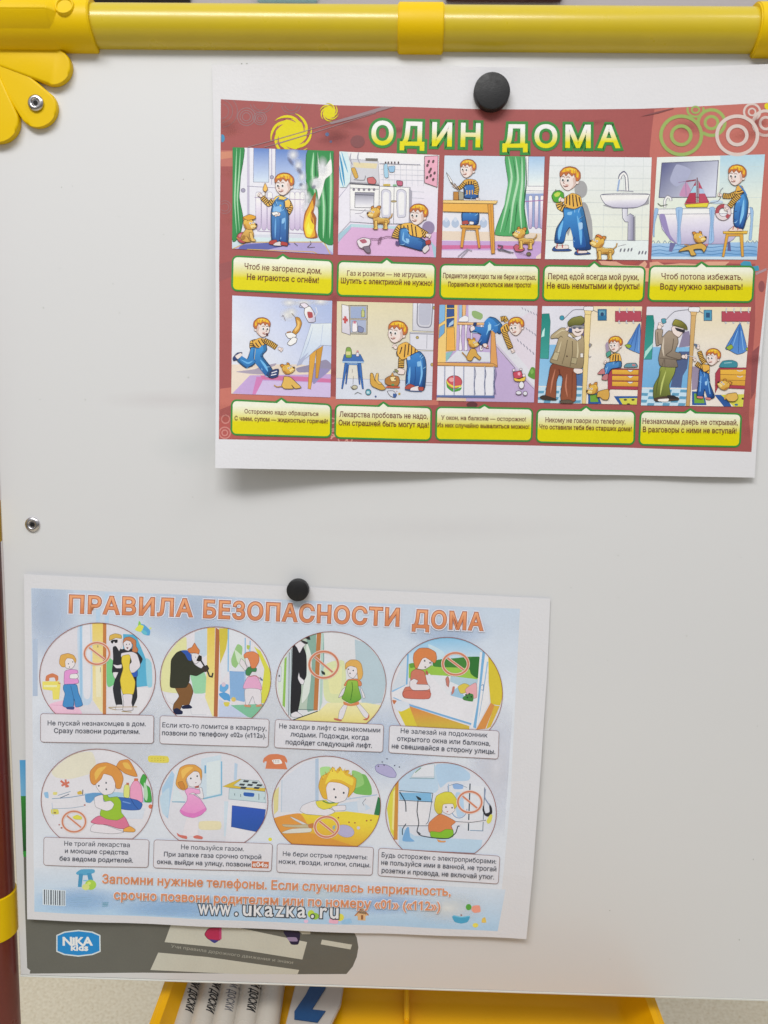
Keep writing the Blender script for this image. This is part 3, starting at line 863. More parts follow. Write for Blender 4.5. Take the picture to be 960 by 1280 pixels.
for x, y, rx, ry in ((540, 150, 55, 60), (580, 230, 45, 60), (610, 320, 40, 60), (620, 400, 45, 50), (720, 370, 60, 60), (650, 480, 40, 60), (770, 240, 50, 90), (640, 560, 40, 60), (700, 520, 60, 60)):
    A.softspot('d9dbe2', 1, x, y, rx, ry)
for x, y, rx, ry in ((590, 275, 22, 40), (520, 200, 18, 50), (700, 400, 25, 20), (600, 380, 20, 18)): A.softspot('74748c', .8, x, y, rx, ry, -35)
sub('flame')
A.C('9c5a2c', '640,790 618,720 630,610 655,560 680,510 715,440 712,530 695,590 720,640 715,730 730,790 690,800', 3, '8a4a20')
A.C('d8a030', '640,785 622,700 640,610 662,560 690,500 700,560 680,600 700,650 705,720 712,780 680,795'); A.C('e6cc34', '645,780 630,710 645,640 670,590 680,560 672,640 690,680 705,700 690,760 670,790', 0); A.C('e8dc50', '650,760 645,720 662,670 672,720 690,735 676,770'); A.C('9a5a2c', '700,560 712,480 706,560 690,640 700,690 682,660')
A.L('5c4a44', 4, '650,870 680,840 672,820'); A.L('5c4a44', 3, '655,872 710,868', False); A.L('5c5464', 5, '548,835 575,858', False)
sub('boy')
A.limb(34, '500,510 520,560 500,600 450,615'); A.limb(36, '385,505 350,530 318,500 300,480')
A.C(('f0c468', 'c89a44', (400, 480), (400, 620)), '400,480 440,468 500,490 520,520 505,560 380,540', 3); 
overalls('234f96', '4c8ac4', '368,610 378,545 405,500 470,505 478,560 505,615 500,850 462,850 445,830 440,800 430,840 372,812')
A.C('7fb0dc', '388,560 440,550 450,590 390,600'); A.L('1f4488', 4, '438,640 440,700 436,800'); A.L('6aa2d4', 12, '405,640 402,720 400,800', taper=True); A.L('6aa2d4', 10, '480,650 478,730', taper=True); A.C('86b4dc', '455,650 480,640 470,680 452,685')
A.L('3f78b8', 12, '405,505 430,480', False); A.L('3f78b8', 12, '470,505 500,490', False); A.E('d8c040', 442, 545, 7)
A.C('a8403c', '360,820 410,812 415,850 355,845', 3); A.C('d0c8cc', '400,835 440,825 450,858 385,855', 3); A.C('a8403c', '450,825 495,835 495,858 445,852', 3)
hand(425, 612, 20, 180); A.P('ececf0', '372,600 415,592 430,610 385,624', 3)
hand(290, 468, 18, 220); A.L('7a5a34', 5, '322,480 322,430', False); A.C('e2b45c', '305,420 322,372 342,415 324,438', 4, '6a4a34')
head(468, 385, 82, -1, 0)
sub('puppy'); A.E('b04a52', 148, 795, 46, 42, 0, 4); A.E('c87880', 132, 780, 16, 14); A.L('d8d4dc', 16, '175,755 195,780 190,820')
puppy(195, 690, 50, 1, 'sit'); A.C('d29a34', '150,640 200,615 250,630 240,650 190,660', 3)
A.end()

# 2 kitchen
picture((415, 175, 6.243), '50,82 845,110 818,925 38,905', ('dedee8', 'd6d0e0', (400, 100), (400, 600)), 'picture of a boy with a plug on a pink kitchen floor')
A.begin('floor', A.pic, None)
A.P('cda6cc', '150,680 430,690 820,720 818,925 38,905 50,800'); A.P('9cbccc', '48,740 150,655 152,680 52,800'); A.P('b0ccd4', '150,655 600,680 600,700 150,680'); A.P('9cbccc', '770,790 830,860 825,925 800,925')
A.L('a490b0', 3, '40,835 52,790 150,690', False)
for x in range(400, 720, 45): A.L('b4b8c6', 2.5, f'{x},190 {x},360', False)
for y in (230, 270, 310): A.L('b4b8c6', 2.5, f'380,{y} 720,{y + 8}', False)
for y in (400, 450): A.L('b8bcc8', 2.5, f'605,{y} 720,{y + 8}', False)
sub('stove')
A.P(('f0f0f4', 'd4d2de', (200, 340), (200, 640)), '140,335 370,350 365,655 140,640', 4, '5c5c68'); A.P('c4c4cc', '150,150 360,165 370,340 145,330', 3, '8c8c98')
A.P('d4c8a4', '165,175 355,185 345,225 170,215'); A.P('6c6864', '262,143 358,145 356,168 262,165')
A.P(('8c8c9c', 'dcdce6', (250, 420), (250, 520)), '180,410 330,412 325,530 178,528', 4, '5a5a66'); A.L('4a4a56', 6, '180,428 330,432', False)
for x in (170, 210, 250, 290, 328): A.E('8a8494', x, 388, 9, 9, 0, 2, '4a4450')
A.L('4e4e58', 8, '140,342 370,356', False); A.L('5c5c68', 3, '142,375 365,385', False); A.L('6c6c78', 3, '140,545 365,560', False); A.L('a09cac', 4, '180,575 230,570 262,540'); A.L('a09cac', 4, '215,590 250,610', False)
A.C('c06a6c', '275,300 320,290 345,320 335,345 285,340', 4); A.C('c8a04c', '150,225 180,220 205,290 180,300', 3); A.L('8c8c94', 7, '170,310 250,315 262,280')
for q in ('210,90 200,140 220,190', '150,100 140,150 165,200'): A.L('9c9cac', 9, q, taper=True)
sub('cupboard')
A.P(('ecebf2', 'd8d6e2', (480, 360), (480, 640)), '370,362 610,372 600,655 365,655', 4, '6c6c78'); A.P('9c9aa8', '600,375 625,400 618,650 600,655')
for x in (385, 505): A.C('c6c6d4', f'{x},410 {x + 30},385 {x + 62},395 {x + 75},420 {x + 70},590 {x + 40},605 {x + 5},595', 4, '8a8a98'); A.C('dedee8', f'{x + 14},430 {x + 32},405 {x + 52},412 {x + 60},430 {x + 56},575 {x + 38},585 {x + 16},575')
A.L('6c6c78', 4, '485,370 480,650', False); A.E('a89870', 482, 480, 22, 8, 0, 2); A.R('c0a850', 400, 345, 455, 360); A.C('b8607c', '505,320 550,325 548,358 512,355', 4); A.R('7cb088', 475, 348, 505, 362)
A.L('8c8c9c', 4, '370,185 690,195', False)
for x in (418, 440, 465, 490, 518): A.E('4c3c3c', x, 178, 6, 9)
A.C('9cc4dc', '405,200 430,190 440,290 410,290', 2); A.C('8cb4d4', '440,210 490,205 485,250 450,250', 2)
sub('wall_picture'); A.P('d8a0b4', '722,130 828,125 820,370 722,335', 5, '6a5a5c')
for x, y in ((755, 170), (790, 170), (770, 230), (745, 200), (800, 260), (770, 280), (742, 295), (790, 310), (760, 250)): A.E('5a4448', x, y, 9, 14, 20)
sub('curtain'); A.P('c9dce6', '52,88 120,95 150,230 140,330 110,370 60,370'); A.L('3c8cb8', 16, '60,110 80,220 100,360', taper=True); A.L('68a4c8', 12, '75,95 100,180 125,260', taper=True); A.L('4a98c0', 12, '58,200 70,300 90,370', taper=True); A.P('d8d6e4', '50,460 140,345 140,640 52,735'); A.L('8a88a0', 3, '50,455 140,345', False)
sub('boy'); A.E('8a7c9c', 752, 685, 48, 50)
A.limb(46, '640,680 700,720 740,745'); A.limb(50, '590,690 530,690 500,740 492,770')
A.C('dcae4e', '545,660 620,650 690,690 700,760 560,760', 3); A.stripes('560,670 570,740 590,665 602,750 620,660 632,750 650,675 660,755')
overalls('1f4a92', '4a8cc8', '530,700 580,690 610,745 700,770 735,800 720,860 690,865 560,828 520,810')
A.L('7ab0dc', 16, '560,720 555,780 600,812', taper=True); A.C('8ab8e0', '575,770 600,775 602,800 585,800')
A.C('d0c8cc', '715,840 745,820 760,850 725,885 705,865', 3); A.C('a8403c', '730,790 765,780 770,810 735,820', 3); A.C('5a4a78', '500,790 525,800 520,830 495,815'); hand(745, 745, 18, 20)
head(670, 590, 78, -1, 8)
sub('puppy'); puppy(335, 570, 48, -1, 'stand'); sub('plug'); A.L('7a5a74', 6, '300,770 360,775 385,760 375,800 360,810 370,775 430,755 480,762')
A.C('dcd4dc', '195,790 240,765 295,775 300,810 265,850 215,840', 5, '6a5a64'); A.C('a86070', '215,785 255,775 275,800 240,810'); A.C('7a6c7c', '240,840 290,830 300,880 270,880', 4)
A.end()

# 3 sharp things
picture((545, 180, 6.243), '58,82 858,90 825,905 35,895', ('c2cedc', 'd8d8e2', (300, 100), (300, 600)), 'picture of a boy with scissors behind a wooden table')
A.begin('floor', A.pic, None)
A.P('d8c8b8', '45,680 700,690 820,700 820,760 45,750'); A.P('bb9ccb', '45,755 820,760 820,905 38,898'); A.P('c46a98', '45,790 450,790 450,815 45,822'); A.P('c46a98', '480,790 620,795 620,822 480,815'); A.P('d4c8dc', '45,830 600,830 640,905 40,898'); A.P('dcc8c0', '780,880 820,850 820,905 780,905')
for x in (80, 150, 250, 370): A.E('a9b8d0', x, 620, 30, 34); A.E('c4ccdc', x, 590, 14, 18)
sub('window'); A.P('dfe0e8', '700,90 858,92 850,380 700,380'); A.P(('9cbcdc', 'dce4ee', (770, 100), (770, 330)), '722,98 848,98 842,330 716,330', 4, '7c7c90'); A.L('9090a4', 4, '700,365 845,368', False)
sub('radiator'); A.P('8c9cc4', '695,390 840,388 825,660 720,640')
for x in (728, 775, 818): A.C(('eae8f2', 'b09cc0', (x, 400), (x, 660)), f'{x},405 {x + 18},405 {x + 24},430 {x + 20},640 {x + 6},662 {x - 6},640 {x - 4},430', 2.5, '6c5c8c')
A.L('a06aa0', 7, '695,450 840,440', False)
sub('curtain'); curtain('540,92 692,92 690,360 690,500 715,660 720,700 600,720 462,710 480,620 540,460 562,300', ['565,100 590,260 560,440 500,690', '620,100 640,280 600,470 575,700', '670,100 672,300 655,480 670,690'], c1='4c9c60', w=22)
sub('boy'); overalls('1f4a92', '3f7ec0', '205,535 330,535 330,620 298,632 270,600 235,628 205,615'); A.C('a84c48', '205,605 245,598 255,625 205,628', 3); A.C('e0dce0', '262,605 295,610 290,630 262,628', 3)
A.C('c89a44', '215,290 260,275 310,285 325,330 325,420 225,420', 3); A.stripes('235,300 232,330 255,290 252,330 275,290 275,330 295,290 300,330 250,360 250,410 270,355 272,410')
overalls('2c5a9c', '3c72b4', '222,325 300,320 325,370 325,425 225,425 222,390'); A.stripes('240,362 242,395 262,362 262,395 282,360 285,395', col='d8a848'); A.limb(30, '305,300 318,350 310,395'); A.limb(26, '225,300 195,335 170,350')
hand(150, 335, 16, 230); hand(320, 432, 13, 0); A.C('e0e0e8', '80,225 100,250 130,300 118,310', 3); A.L('6c5c4c', 8, '115,300 170,360', False); A.L('6c5c4c', 6, '140,310 180,350', False)
A.R('b07c3c', 135, 375, 175, 438, 3); A.P('9c9a8c', '175,370 215,380 215,438 178,438', 3)
head(245, 200, 68, -1, 5)
sub('table'); A.P('dca850', '45,465 405,470 408,538 45,528', 3, '7a5a2c'); A.P('e0c07c', '48,440 480,445 468,468 48,462', 3, '7a5a2c'); A.P('cf9440', '402,470 445,470 458,855 432,858', 4, '7a5a2c'); A.L('a87430', 4, '425,480 442,840', False)
sub('stool'); A.P('d09a44', '188,635 345,638 342,660 192,655', 3, '7a5a2c'); A.P('cf9440', '205,658 232,658 208,810 190,808', 3, '7a5a2c'); A.P('cf9440', '305,660 328,660 345,812 330,815', 3, '7a5a2c'); A.L('b8843c', 9, '225,665 310,668', False)
sub('scissors'); A.L('8c8c98', 6, '170,880 240,825 280,835'); A.L('8c8c98', 6, '195,885 245,835 240,815'); A.L('4c4c54', 7, '480,790 520,800 490,830 480,815'); A.L('4c4c54', 6, '510,820 560,840 605,850'); A.L('5c5c64', 7, '485,830 530,835 580,850'); A.E('6c6448', 722, 860, 18, 14, 0, 3)
A.C('b85a6c', '605,805 625,785 660,800 690,820 670,840 620,838', 4); A.L('6c5c6c', 3, '640,850 720,870', False)
sub('puppy'); puppy(655, 700, 46, -1, 'stand', 10)
A.end()

# 4 apple
picture((670, 180, 6.247), '100,90 912,97 880,915 60,908', ('d6dade', 'd8dcd2', (500, 100), (500, 700)), 'picture of a boy biting a green apple near a washbasin')
A.begin('wall_tiles', A.pic, None)
for x in (230, 380, 540, 690, 840): A.L('c2cacc', 3, f'{x},95 {x - 18},750', False)
for y in (170, 265, 360, 455, 550, 645): A.L('c2cacc', 3, f'85,{y} 905,{y + 5}', False)
A.P('d8e0e6', '70,755 885,755 880,915 60,908'); A.L('9aa0aa', 3, '70,752 885,755', False)
A.E('9b9b9e', 350, 355, 50, 68); A.C('9b9b9e', '360,460 400,480 435,600 440,740 400,770 380,640 300,620 270,660 250,720 240,640')
A.P('8c8c94', '730,600 775,560 775,760 740,755'); A.P('98989e', '520,480 880,400 880,470 760,505 600,505')
A.L('9a9aa2', 5, '640,800 700,785', False)
for x, y in ((660, 830), (690, 830), (720, 828), (745, 825), (805, 850), (830, 848), (855, 850)): A.E('6c6c78', x, y, 6, 16, 20)
sub('washbasin'); A.C(('f2f2f6', 'b4b0c6', (690, 400), (690, 500)), '512,395 512,430 540,470 600,495 680,500 790,495 850,465 875,420 880,392 700,386', 4, '5c5c74', n=4); A.L('5c5c74', 4, '512,398 880,395', False)
A.P(('d8d8e4', '8c8aa4', (680, 600), (760, 600)), '672,505 715,505 712,560 735,545 760,560 758,752 715,752 718,610 695,608 675,580', 4, '5c5c74')
A.L('5c5c74', 26, '712,370 705,260 685,225 660,245 652,275'); A.L('e4e4ee', 15, '712,372 705,260 685,230 662,248 652,275'); A.L('8ca4cc', 12, '650,280 635,370', False); A.L('9c9cac', 6, '640,365 680,365 760,372', False)
sub('boy')
A.C('d8a84c', '215,430 280,385 345,410 360,490 300,510 230,490', 3); A.stripes('240,410 235,470 262,400 262,480 285,395 292,490 310,400 325,490 335,415 350,480')
A.limb(50, '225,510 190,490 180,460', k=16)
overalls('1f4f98', '3f8ccc', '215,500 300,510 360,490 385,580 425,790 418,825 310,828 300,740 270,650 235,690 212,775 145,768 160,660 215,570')
A.L('6cb0e0', 26, '210,600 185,680 178,750', taper=True); A.L('64a8dc', 24, '320,560 345,680 350,790', taper=True); A.L('1c4488', 5, '355,600 372,700 375,820'); A.C('9cc0e4', '330,620 360,615 362,660 338,670'); A.C('7cb4e0', '245,535 280,530 275,555 245,555')
A.C('2c4a84', '125,825 150,800 250,820 278,830 250,838 140,838', 3); A.C('dcd0cc', '150,800 245,790 250,818 160,822', 3); A.L('a84c48', 9, '165,780 160,815'); A.L('a84c48', 9, '205,785 205,812'); A.C('2c4a84', '300,862 310,840 400,845 425,860 330,868', 3); A.C('dcd0cc', '320,835 395,835 395,852 330,855', 3); A.L('a84c48', 9, '325,825 325,850')
head(258, 280, 88, -1, 4)
A.C('4c9c34', '122,410 140,375 180,365 212,385 215,430 185,458 140,452', 5, '3c5a24'); A.C('b4c850', '140,395 165,378 190,385 175,410 150,415'); A.L('5c4a24', 5, '150,375 155,355', False); hand(205, 440, 20, 200)
sub('puppy'); puppy(485, 770, 52, -1, 'stand', 14); A.C('c8743c', '465,715 490,708 515,725 510,742', 3)
A.end()

# 5 bath
picture((805, 180, 6.194), '92,95 945,72 880,905 45,900', ('d6dcda', 'd4dccc', (500, 100), (500, 700)), 'picture of a boy on a stool by an overflowing bath')
A.begin('wall_tiles', A.pic, None)
A.P(('a9c8d8', 'd4dcd4', (780, 100), (780, 420)), '590,82 942,74 915,420 580,420')
for y in (180, 300, 420, 640): A.L('bcccd0', 3, f'590,{y} 920,{y - 6}', False)
A.P(('9cbcdc', '6c9ccc', (500, 760), (500, 880)), '60,770 880,760 875,850 875,880 50,880'); A.P('bcd0e0', '50,872 878,872 878,905 45,900')
for y in (800, 830, 855): A.L('4c7cb0', 5, f'55,{y} 120,{y - 10} 180,{y} 260,{y - 12} 340,{y} 430,{y - 8} 520,{y + 2} 620,{y - 10} 720,{y} 800,{y - 8} 872,{y}')
for x in (70, 110, 160, 200, 800, 840, 870): A.L('7c90a4', 5, f'{x - 14},770 {x},750 {x + 14},768')
sub('mirror'); A.P(('5c6088', 'c8ccdc', (180, 140), (480, 420)), '138,148 575,130 555,412 115,415', 6, '5c5c74')
A.C('a0a4c0', '250,160 360,200 330,280 250,330 200,280'); A.C('b888ac', '272,402 325,295 375,402'); A.L('8a7a9c', 5, '265,300 320,290 325,400', False)
sub('bath'); A.P(('e8e6f0', 'aca4c4', (400, 500), (400, 780)), '112,540 820,535 760,650 690,740 640,775 260,778 200,740 140,660', 4, '6c648c')
A.P('dfe0ea', '92,505 840,495 835,538 92,545', 4, '7c7c94'); A.P('6a6a98', '200,765 245,768 215,835 192,832'); A.P('5a5a88', '645,760 665,755 672,830 645,828'); A.C('9084b4', '120,550 160,550 200,700 250,770 190,730 140,640')
for st in ('245,500 298,500 280,650 285,770 255,770 258,620', '505,498 545,498 535,640 540,750 500,770 512,600', '85,500 110,510 82,620 78,720 68,700 75,560', '820,490 845,520 838,640 830,740 810,735 825,600'): A.C('94b4d8', st, 2.5, '5c7ca8')
A.L('6c94c4', 5, '268,510 268,640 268,760'); A.L('6c94c4', 5, '522,510 525,640 518,750')
A.L('8c8c9c', 22, '160,490 160,440 180,405 205,420 208,440'); A.L('e4e4ee', 12, '160,492 160,440 180,410 203,422 206,440'); A.L('5c6454', 7, '105,460 130,480 180,470')
sub('toy_boat'); A.L('6a4a4c', 8, '410,465 410,262', False); A.P('a8344c', '398,292 400,455 318,455', 4, '5c2c3c'); A.P('9cc4d8', '385,325 400,325 400,378 355,380'); A.P('b04a60', '420,285 500,450 422,455', 4, '5c2c3c'); A.P('a4b8d4', '425,345 455,350 470,385 425,385'); A.P('d4c83c', '315,470 500,455 488,490 325,492', 4, '6c5c2c'); A.L('c8505c', 6, '312,462 500,455', False); A.L('8a3a4c', 9, '325,290 400,280', False); A.E('b4c8dc', 560, 450, 50, 14); A.L('5c5464', 4, '500,460 570,445 600,400')
sub('stool'); A.P('d8b048', '610,678 800,675 795,695 612,695', 3, '7a5a2c'); A.P('cf9c40', '632,698 655,698 618,875 602,872', 3, '7a5a2c'); A.P('cf9c40', '738,698 765,698 770,872 752,872', 3, '7a5a2c'); A.L('c8943c', 16, '650,708 745,706', False)
sub('boy'); A.limb(36, '720,380 660,405 610,402'); A.C('d8a84c', '715,330 760,330 775,400 740,440 700,430', 3); A.stripes('715,370 765,355 708,392 770,375 702,414 770,396 705,430 765,414')
overalls('1f4f98', '4a90d0', '720,425 775,380 805,450 795,560 765,660 705,648 690,600 695,500'); A.L('7cb8e4', 22, '770,430 760,540 735,630', taper=True); A.L('1c4488', 4, '748,480 735,560 738,650'); A.limb(36, '735,400 690,445 655,490'); A.L('3f78b8', 12, '740,325 775,370 790,400')
A.C('dcc8c0', '655,665 690,640 720,655 755,660 760,675 660,676', 3); A.L('a84c48', 7, '690,640 685,665', False); A.L('a84c48', 7, '725,650 722,670', False); hand(590, 398, 15, 200); A.L('6c6c7c', 4, '580,400 590,360 610,340')
A.ring('d4c8cc', 26, 610, 530, 46, 48); A.ring('a84c54', 28, 610, 530, 46, 48, 170, 280); A.ring('a84c54', 24, 610, 530, 46, 48, 20, 60); A.ring('5c4450', 3.5, 610, 530, 61, 63); A.ring('5c4450', 3, 610, 530, 33, 34); hand(640, 500, 15, 150)
head(712, 250, 76, -1, 6)
sub('puppy'); puppy(420, 728, 46, 1, 'none', -8); A.C('c8a04c', '380,780 440,770 480,800 460,840 440,815 380,820 400,860 360,865 340,825 265,835 300,805', 4); A.C('c07878', '465,775 495,780 480,795'); A.L('a87c38', 8, '310,780 350,790')
A.end()
# 6 hot tea
picture((280, 365, 6.621), '60,20 905,65 890,882 52,850', ('a6b4d8', 'd2d6e6', (800, 60), (250, 500)), 'picture of a boy running to a falling teacup')
A.begin('floor', A.pic, None)
A.P('d8cabc', '55,600 640,600 890,640 890,882 52,850'); A.P('b79ccb', '215,690 890,680 890,882 70,840'); A.P('c47ab0', '270,700 330,705 270,848 235,846'); A.P('c4709c', '300,690 640,700 890,720 890,750 560,735 320,725'); A.P('c4b4d8', '320,735 560,742 890,755 890,880 262,848')
A.C('a096a8', '100,660 250,640 300,620 430,590 420,610 350,640 380,680 250,680'); A.C('8c86a0', '600,630 720,600 840,560 890,600 885,640 760,660 620,665'); A.C('8c86b0', '700,640 880,640 780,730 740,760')
sub('steam', soft=True)
for x, y, rx, ry in ((520, 190, 70, 60), (560, 170, 60, 60), (660, 90, 100, 40), (540, 90, 80, 40), (800, 80, 90, 40)): A.softspot('e8eaf2', 1, x, y, rx, ry)
sub('table'); A.P('cf9c44', '710,520 765,480 718,805 695,800', 3, '7a5a2c'); A.P('c08c38', '765,480 820,445 778,715 758,712', 3, '7a5a2c'); A.P(('d4dce8', 'b8c6dc', (740, 260), (740, 600)), '722,262 890,258 890,445 800,440 710,522 600,612 625,560', 3, '8c94ac'); A.P('a4acc8', '625,560 700,500 640,600 600,612'); A.L('9cacc8', 5, '740,280 700,420 650,540', taper=True); A.L('b0bcd4', 8, '820,270 800,440', taper=True)
sub('teapot'); A.C(('eeeef4', 'c0bcd0', (660, 170), (740, 220)), '672,130 712,120 750,180 755,245 700,250 665,180', 4); A.C('dcd4e0', '630,100 670,90 700,115 665,135', 4); A.C('a84c50', '690,165 730,170 735,210 700,215'); A.L('dcdce4', 6, '760,125 772,170 750,205'); A.L('6c5c6c', 4, '635,95 625,125 650,130')
sub('teacup'); A.C('b8863c', '590,210 625,215 645,260 625,320 590,355 565,330 600,280', 3); A.C('dcb468', '605,230 628,250 620,300 590,330 585,310 610,270'); A.C('e8e8ee', '510,345 560,335 600,360 575,390 530,380', 4); A.C('e8e8ee', '525,425 570,375 605,385 595,420 550,445', 4); A.L('7a6c74', 4, '478,205 490,195 510,240'); A.L('a8743c', 9, '520,335 555,328'); A.L('7c6c5c', 5, '560,175 595,215')
sub('boy')
A.limb(34, '265,410 235,420 232,455 245,475'); A.limb(40, '330,400 390,430 435,460')
A.C('d8a84c', '240,410 300,380 350,400 350,440 300,470 250,460', 3); A.stripes('262,420 290,455 285,400 315,445 310,390 340,430 238,425 262,455 330,395 350,420')
overalls('1f5a9c', '4090d0', '230,455 300,465 345,430 355,480 320,530 400,640 385,700 370,705 265,590 250,600 185,630 110,570 130,530 190,560 215,500')
A.L('6cb0e0', 20, '300,560 340,610 365,660', taper=True); A.L('64a8dc', 14, '140,560 200,590 240,570', taper=True); A.L('1c4a88', 5, '250,470 245,540 262,580'); A.L('c8b45c', 3, '262,470 252,560')
A.C('2c3c6c', '75,545 110,505 150,500 145,520 110,560 80,570', 3); A.C('dcd0cc', '95,530 140,505 150,525 115,555'); A.C('2c3c6c', '385,660 420,640 455,640 445,700 395,715 375,700', 3); A.L('d8d8e0', 8, '395,670 440,655'); A.L('d8d8e0', 8, '390,690 435,680')
hand(462, 470, 18, 30); head(318, 300, 76, 1, 2)
A.E('5a2a2c', 358, 352, 9, 12)
sub('puppy'); puppy(525, 640, 48, 1, 'none', -18); A.C('d2ab58', '500,700 550,705 600,750 640,790 590,800 560,770 575,800 500,800 478,775 490,740', 4); A.L('b08840', 8, '480,780 440,785 415,770')
A.end()

# 7 medicine
picture((412, 368, 6.857), '55,50 908,72 885,915 45,905', ('d2c9a8', 'cfccc4', (300, 60), (300, 650)), 'picture of a boy bending over a puppy among spilt medicine')
A.begin('floor', A.pic, None); A.P('c9cedb', '50,718 880,745 885,915 45,905'); A.L('9aa0b0', 4, '50,718 880,745', False)
sub('medicine_cabinet'); A.P('aaa69c', '165,95 325,95 322,342 165,340', 4); A.P('96a4c4', '180,105 312,105 310,205 180,205'); A.P('a0aac4', '180,218 312,220 310,325 180,325'); A.P('b0a898', '168,205 318,207 316,220 168,218', 2); A.P(('dedce4', 'c4c0cc', (110, 90), (170, 340)), '105,85 165,100 178,350 105,325', 4); A.P('b85050', '125,185 145,190 145,205 158,212 155,235 142,232 142,252 124,246 124,226 112,218 114,202 126,206')
A.R('b8bc7c', 272, 140, 300, 195, 3); A.R('a4b46c', 278, 120, 292, 142); A.C('e4dce4', '198,235 232,235 238,315 195,318', 3); A.C('c0788c', '205,230 225,230 225,250 205,250'); A.C('7c84a8', '245,270 290,290 285,325 245,322', 3)
sub('wardrobe'); A.P(('d6d6e0', 'c4c4ce', (800, 80), (800, 300)), '715,68 908,72 900,318 712,310', 4, '8a8a98'); A.L('7c7c8c', 9, '755,75 750,240 775,278 850,282 872,250 885,78', taper=False); A.C('b2b4c4', '768,85 870,85 862,240 840,265 785,262 765,235'); A.P('cfcfda', '688,325 900,330 895,480 690,470', 4, '8a8a98'); A.L('8a8a98', 8, '690,335 900,342', False); A.L('8a8a98', 4, '835,345 832,465', False); A.E('b4a060', 752, 370, 12, 12, 0, 3); A.E('b4a060', 895, 115, 10, 14, 0, 3); A.P('cacad6', '700,485 895,490 885,780 700,770', 3, '9a9aa8'); A.L('8a8a98', 4, '820,755 885,758', False); A.E('b4a060', 878, 602, 12, 14, 0, 3)
sub('stool'); A.P('3f68a8', '125,515 265,515 295,575 110,572', 3, '2a3a5c'); A.P('9cb8d8', '110,572 295,575 290,588 112,585'); A.P('3a68ac', '130,588 155,590 112,810 102,808', 3, '2a3a5c'); A.P('2f5a9c', '150,590 168,590 145,770 136,768', 2, '2a3a5c'); A.P('3a68ac', '240,590 270,590 292,810 280,810', 3, '2a3a5c'); A.P('2f5a9c', '235,590 252,590 262,775 252,770', 2, '2a3a5c'); A.P('5c88c0', '150,590 245,592 240,605 155,602')
sub('bottles'); A.C('7c9c4c', '140,480 148,455 175,455 188,480 188,540 140,540', 3); A.R('c8c48c', 142, 490, 180, 520); A.C('d4d0dc', '230,500 250,500 252,530 228,530', 3); A.E('c8888c', 240, 488, 9, 9)
A.E('b8b49c', 215, 795, 24, 16, 0, 4); A.L('6c6c5c', 5, '180,790 200,815 230,810'); A.L('6c6c6c', 5, '215,855 240,840 275,855'); A.E('4c90a4', 332, 838, 24, 26, 0, 4); A.R('b4d0d8', 318, 830, 342, 850); A.C('c8ccd8', '495,830 545,828 575,860 560,885 520,870', 4); A.C('3c5a94', '545,850 575,855 565,885 545,880'); A.E('4c5c8c', 395, 875, 8, 8); A.E('b4984c', 598, 852, 10, 10); A.E('c8a8a0', 575, 830, 7, 5); A.L('7c7474', 3, '195,640 195,670', False); A.L('8a8484', 3, '205,700 200,770', False)
sub('boy')
A.limb(44, '625,480 615,560 612,630'); A.limb(36, '680,440 620,500 575,510')
A.C('d8a84c', '590,440 660,410 760,490 700,530 620,560 580,510', 3); A.stripes('620,450 600,510 650,430 640,540 680,425 670,520 705,440 700,520 735,465 730,510')
overalls('1f4a8c', '4084c8', '660,555 700,520 770,490 815,540 828,620 808,820 660,800 655,700 665,620')
A.L('74b0e0', 20, '690,620 682,700 680,770', taper=True); A.L('74b0e0', 16, '780,560 790,680 770,780', taper=True); A.L('1c4484', 5, '735,620 735,720 720,790'); A.C('84b4dc', '750,580 780,575 785,610 755,620'); A.C('b4c4d8', '665,540 690,530 690,560 668,562')
A.C('a84c44', '650,790 690,768 730,785 715,810 650,812', 3); A.C('dcd4d8', '700,800 760,785 770,825 690,828', 3); A.C('a84c44', '760,795 805,795 800,825 765,822', 3); A.L('3c5484', 8, '645,815 700,828 790,830')
A.C('ddcfcb', '560,650 600,632 645,650 635,685 590,682', 3, '6a4a3c'); A.C('8c9060', '560,640 590,655 585,670 560,660', 3); hand(565, 455, 20, 230)
head(575, 330, 90, -1, 10)
sub('puppy'); A.C('c89c48', '350,680 372,680 390,740 450,770 480,810 440,820 370,790 350,760', 4); A.C('d8b060', '400,680 420,680 415,735 450,765 420,770 390,730', 3); A.C('a8743c', '480,720 530,695 590,705 600,750 580,785 510,780 475,760', 4); A.C('e0cc98', '520,710 560,705 570,740 530,745', 3); A.C('c08c40', '525,700 540,670 552,705', 3); A.C('b4563c', '500,785 600,790 590,802 480,800'); A.E('4c8c5c', 542, 775, 14, 8); A.E('3a2a22', 560, 725, 6, 8)
A.L('5c6c74', 8, '560,665 545,660'); A.end()

# 8 balcony
picture((538, 370, 6.736), '68,65 910,75 880,905 42,890', ('b8a4cc', 'b4a2c6', (600, 400), (600, 900)), 'picture of a boy leaning over a balcony rail')
A.begin('street', A.pic, None)
A.P('cfcfd8', '320,70 910,75 890,780 550,400 540,280 320,230'); A.P('d0c8d4', '560,290 900,100 890,600 880,680'); A.P('c4bcd0', '550,430 560,400 880,770 880,790')
for i in range(6): A.L('8c8c9c', 6, f'{770 + i * 24},{95 + i * 11} {780 + i * 24},{115 + i * 11}', False)
for i in range(5): A.L('8c8c9c', 7, f'{780 + i * 24},{250 + i * 16} {792 + i * 24},{272 + i * 16}', False)
for i in range(6): A.L('8c8c9c', 7, f'{730 + i * 26},{360 + i * 22} {742 + i * 26},{384 + i * 22}', False)
A.L('6c6474', 4, '555,425 715,610', False); A.L('8c7c94', 4, '770,680 870,780', False); A.C('8ca870', '350,130 380,125 435,150 440,180 420,200 370,185 350,160'); sub('bush'); A.C('5c8c3c', '825,650 850,600 880,610 880,700 845,690 820,670'); A.C('78a850', '840,630 860,615 870,640 850,660')
